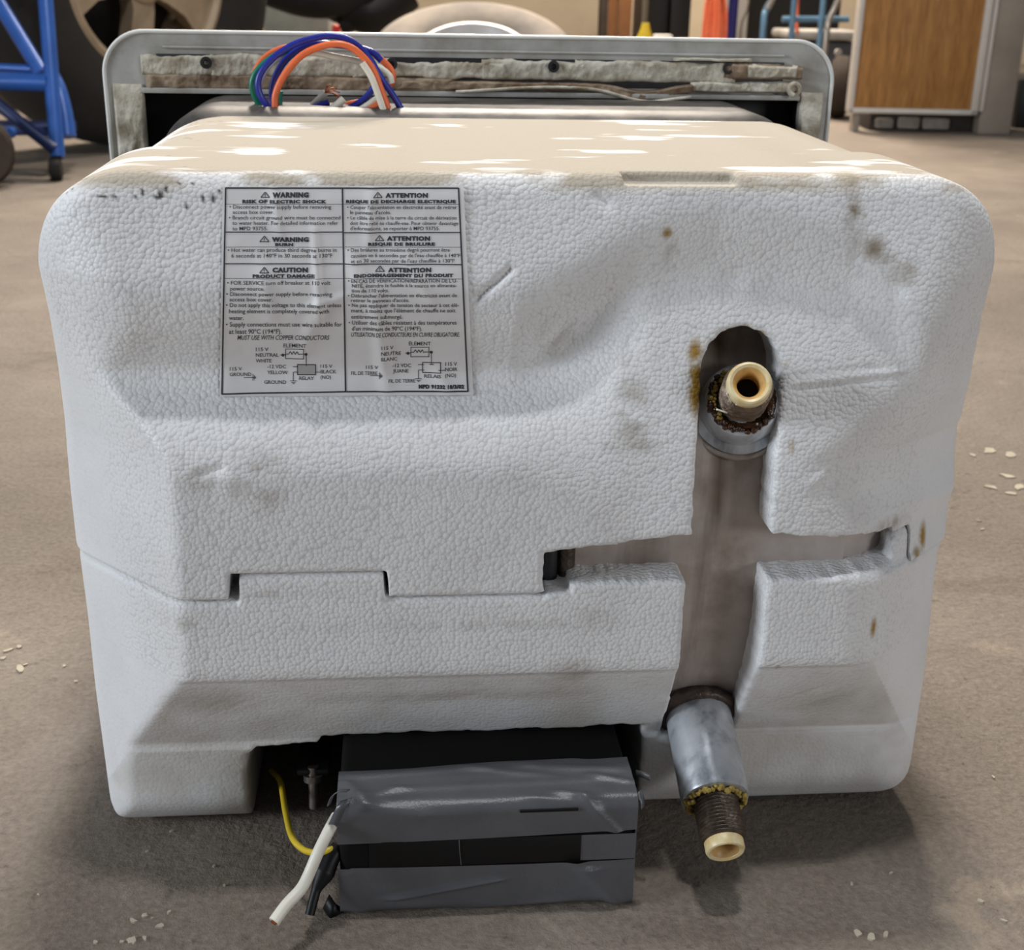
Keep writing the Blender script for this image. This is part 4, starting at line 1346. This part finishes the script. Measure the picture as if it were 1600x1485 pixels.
lathe('hub_cap', [(.062, .05), (.060, .098), (.045, .110), (0, .114)], tc, axv, M['alloy'], rim, 32)
tube('suspension_arm', [D(300, -50, 3.35), D(360, -40, 3.55), D(425, -14, 3.65), D(480, 2, 3.65), D(530, 0, 3.65), D(600, -20, 3.7)], .045, M['underbody'], truck, 12, 24)
tube('axle_beam', [D(520, 0, 3.7), D(560, 18, 3.7), D(590, 22, 3.7), D(636, -14, 3.7)], .055, M['underbody'], truck, 12, 20)
box('underbody', D(490, -66, 3.8), (.50, .3, .16), M['underbody'], truck, .02)
tube('steering_link', [D(530, 40, 3.7), D(570, 26, 3.7), D(612, 8, 3.7)], .03, M['underbody'], truck, 10, 12)
tag(upright(410, 512, 9, 4.15, .18, M['block'], 'concrete_block'), 'grey concrete block under the parked vehicle', 'block')
tag(upright(366, 375, -40, 4.4, .02, M['pink'], 'plastic_stake'), 'thin pink plastic stake beside the tyre', 'stake')
rb = D(525, 39, 4.1)
tag(lathe('spray_bottle', [(.034, -rb[2]), (.036, -rb[2] + .02), (.036, -.09), (.014, -.05), (.013, -.004), (.010, 0)], (rb[0], rb[1], rb[2]), (0, 0, 1), M['red'], None, 24), 'red bottle standing behind the black underside', 'bottle')

# ---- leaning muddy wheel
ml = D(744, 80, 3.2)
tl = radians(62.3)
fwd = np.array([sin(YAW), cos(YAW), 0])
axw = -fwd * cos(tl) + np.array([0, 0, 1]) * sin(tl)
upw = fwd * sin(tl) + np.array([0, 0, 1]) * cos(tl)
Rm = .254
qs = Rm / .30
mc = ml - upw * Rm
mc[2] = Rm * cos(tl) + .078 * qs * sin(tl)
spare = empty('spare_wheel', (mc[0], mc[1], 0), 'mud-caked tyre with a white steel rim leaning back behind the heater', 'wheel')
lathe('tyre', [(a * qs, b * qs) for a, b in [(.145, -.05), (.17, -.072), (.25, -.078), (.28, -.066), (.295, -.045), (.30, 0), (.295, .045), (.28, .066), (.25, .078), (.17, .072), (.145, .05)]], mc, axw, M["mud"], spare, 80, 40, 0, True)
lathe('rim', [(a * qs, b * qs) for a, b in [(.0, .00), (.08, .01), (.12, .02), (.130, .04), (.137, .068), (.146, .076), (.157, .074), (.155, .05), (.145, -.06), (0, -.03)]], mc, axw, M['rim_white'], spare, 64, 40)
pb = mc + fwd * .16
tag(box('timber_block', (pb[0] + .0, pb[1] + .13, .095), (.3, .2, .19), M['wood_old'], None, .006), 'timber block propping the muddy wheel', 'block')

# ---- cream cabinet and boards against the back
tag(upright(636, 946, -240, 4.35, .4, M['cream'], 'storage_cabinet'), 'tall cream cabinet behind the muddy wheel', 'cabinet')
tag(upright(947, 961, -240, 4.38, .1, M['greybrown'], 'metal_strip'), 'thin grey metal upright against the cream cabinet', 'post')
tag(upright(962, 978, -240, 4.36, .03, M['wood_dark'], 'wooden_plank'), 'tan plank standing beside the grey upright', 'plank', 'planks on end')
tag(upright(979, 1000, -240, 4.34, .03, M['wood_dark'], 'wooden_plank'), 'wider tan plank standing right of the narrow one', 'plank', 'planks on end')
tag(upright(1003, 1026, -240, 4.8, .05, M['greybrown'], 'scrap_board'), 'grey brown board behind the yellow jug', 'board')
yb = D(1009, 36, 4.2)
tag(lathe('plastic_jug', [(.03, -yb[2]), (.034, -yb[2] + .02), (.034, -.06), (.016, -.02), (.012, 0)], tuple(yb), (0, 0, 1), M['yellow'], None, 20), 'yellow jug beside the standing planks', 'jug')
tag(upright(1027, 1060, -240, 4.45, .25, M['black_plastic'], 'plastic_tote'), 'tall black tote right of the yellow jug', 'tote', 'black totes')
tag(upright(1064, 1096, -240, 4.42, .25, M['black_plastic'], 'plastic_tote'), 'tall black tote left of the orange cord', 'tote', 'black totes')
wb = D(1036, 54, 4.1)
tag(box('white_carton', (wb[0], wb[1], wb[2] / 2), (.055, .05, wb[2]), M['white_panel'], None, .004), 'small white carton in front of the black totes', 'carton')
# orange cord hank
hk = empty('extension_cord', (D(1115, 60, 4.1)[0], D(1115, 60, 4.1)[1], 0), 'hank of orange extension cord hanging beside the navy pole', 'cord')
for k in range(7):
    xb = 1100 + k * 5.4
    xt = 1113 + k * 1.7
    dz = 4.1 + .012 * ((k * 3) % 4)
    tube('cord_strand', [D(xt, -260, dz), D(xt - 2 + k * .4, -60, dz), D(xb + 2, 20, dz - .01), D(xb - 2, 90, dz - .012), D(1112 + k * 2, 140, dz)], .0058, M['cord'], hk, 8, 24)
tag(tube('pole', [np.array([*D(1142, 60, 4.25)[:2], 0]), np.array([*D(1142, 60, 4.25)[:2], 1.1])], .0165, M['navy'], None, 14), 'navy blue pole right of the orange cord', 'pole')
tag(upright(1153, 1190, -240, 4.5, .06, M['white_panel'], 'panel_board'), 'off-white panel standing behind the hand truck', 'panel')
tag(tube('grey_cord', [D(1176, -120, 4.42), D(1170, 0, 4.42), D(1158, 40, 4.42), D(1154, 110, 4.42), np.array([*D(1154, 120, 4.42)[:2], .01])], .005, M['greybrown'], None, 8, 20), 'thin grey cord hanging down the off-white panel', 'cord')
tag(upright(1190, 1340, -240, 5.1, .2, M['black_plastic'], 'shelving_unit'), 'dark shelving behind the hand truck', 'shelf')  # plain box in the black plastic colour
# ---- hand truck
hd = 4.10
ht = empty('hand_truck', (D(1270, 150, hd)[0], D(1270, 150, hd)[1], 0), 'pale blue hand truck with bent chrome handles beside the refrigerator', 'hand truck')
zfl = lambda p, z=.02: np.array([p[0], p[1], z])
for px in (1236, 1281):
    p = D(px, 60, hd)
    tube('upright', [zfl(p), zfl(p, 1.0)], .0095, M['truck_blue'], ht, 12)
a_, b_ = D(1222, 30, hd), D(1326, 30, hd)
tube('crossbar', [a_, b_], .0095, M['truck_blue'], ht, 12)
tube('crossbar', [zfl(D(1222, 90, hd), .12), zfl(D(1326, 90, hd), .12)], .0095, M['truck_blue'], ht, 12)
tube('side_rail', [zfl(D(1193, 60, hd)), D(1193, 40, hd), D(1197, 16, hd), D(1208, -6, hd - .03), D(1218, -40, hd - .05)], .0105, M['truck_blue'], ht, 12, 30)
tube('handle', [zfl(D(1291, 60, hd - .04)), D(1291, 60, hd - .04), D(1295, 32, hd - .05), D(1306, 8, hd - .07), D(1316, -20, hd - .08)], .0095, M['truck_silver'], ht, 12, 30)
tube('handle', [D(1199, 14, hd - .05), D(1206, 0, hd - .06), D(1216, -22, hd - .07)], .0100, M['truck_silver'], ht, 12, 16)
p = at_d(1312, 190, 4.02)
hw_ = lathe('wheel', [(.03, -.028), (.075, -.030), (.090, -.020), (.093, 0), (.090, .020), (.075, .030), (.03, .028)], (p[0] - .005, p[1] + .02, .0935), (1, -.35, 0), M['rubber_brown'], ht, 48)
tube('axle', [(p[0] + .02, p[1] + .02, .0935), (p[0] - .20, p[1] + .10, .0935)], .008, M['truck_silver'], ht, 10)
box('toe_plate', (D(1262, 120, hd)[0], D(1262, 120, hd)[1], .012), (.22, .12, .008), M['truck_blue'], ht, .002)
# machine behind it
mo = D(1262, 62, 4.42)
mot = empty('electric_motor', (mo[0], mo[1], 0), 'dusty grey machine casing behind the hand truck', 'machine')
box('casing', (mo[0] + .03, mo[1], (mo[2]) / 2), (.24, .2, mo[2]), M['motor'], mot, .02)
box('cover', (mo[0] + .03, mo[1], mo[2] + .018), (.26, .22, .03), M['motor_light'], mot, .01)
lathe('bolt', [(.012, 0), (.012, .01), (0, .012)], np.array(D(1309, 82, 4.30)), (0, -1, 0), M['motor_light'], mot, 16)
tag(tube('red_cable', [D(1247, -120, 4.22), D(1246, 0, 4.21), D(1245, 40, 4.20), D(1247, 52, 4.20)], .006, M['cord'], None, 8, 16), 'orange red cable hanging behind the hand truck crossbar', 'cable')

# ---- refrigerator with oak door
ang = math.atan2(-.035, .34)
fa, fb = at_z(1322, 206, 0), at_z(1600, 214, 0)
RM = Matrix.Rotation(ang, 4, 'Z')
ex, ey = np.array([cos(ang), sin(ang), 0]), np.array([-sin(ang), cos(ang), 0])
fr = empty('refrigerator', (fa[0] + .2, fa[1] + .2, 0), 'small grey refrigerator with an oak-grain door standing on the floor', 'refrigerator')
org = np.array([fa[0], fa[1], 0])


def frb(name, x0, x1, y0, y1, z0, z1, m, bev=.003, parent=None):
    c = org + ex * (x0 + x1) / 2 + ey * (y0 + y1) / 2
    return box(name, (c[0], c[1], (z0 + z1) / 2), (x1 - x0, y1 - y0, z1 - z0), m, parent or fr, bev, RM)


HF = .95
zd0 = .053
frb('body', .372, .465, .0, .28, .0, HF, M['fr_body'], .006)
frb('body', .075, .375, .05, .28, .055, HF, M['fr_body'], .004)
frb('base_grille', .075, .372, .045, .28, .0, .055, M['fr_base'], .002)
door = frb('door', .012, .342, -.005, .030, zd0 + .014, HF, M['oak'], .001)
tag(door, 'oak-grain door panel')
frb('door_frame', -.002, .012, -.012, .034, zd0, HF, M['fr_frame'], .003, door)
frb('door_frame', .340, .362, -.012, .034, zd0, HF, M['fr_frame'], .003, door)
frb('door_frame', -.002, .362, -.012, .034, zd0, zd0 + .015, M['fr_frame'], .003, door)
frb('trim_strip', .366, .378, -.006, .05, zd0 + .01, HF, M['fr_frame'], .002)
frb('foot', .018, .035, .0, .05, 0, zd0, M['fr_body'], .002)
for x0, x1, z1 in ((.09, .140, .036), (.155, .215, .040), (.225, .30, .038)):
    frb('insulation_wad', x0, x1, .030, .05, .008, z1, M['fr_lump'], .006)
fp = org + ex * .56 + ey * .25
tag(box('black_crate', (fp[0] + .05, fp[1] + .1, .07), (.14, .3, .14), M['black_plastic'], None, .004), 'black crate on the floor right of the refrigerator', 'crate')
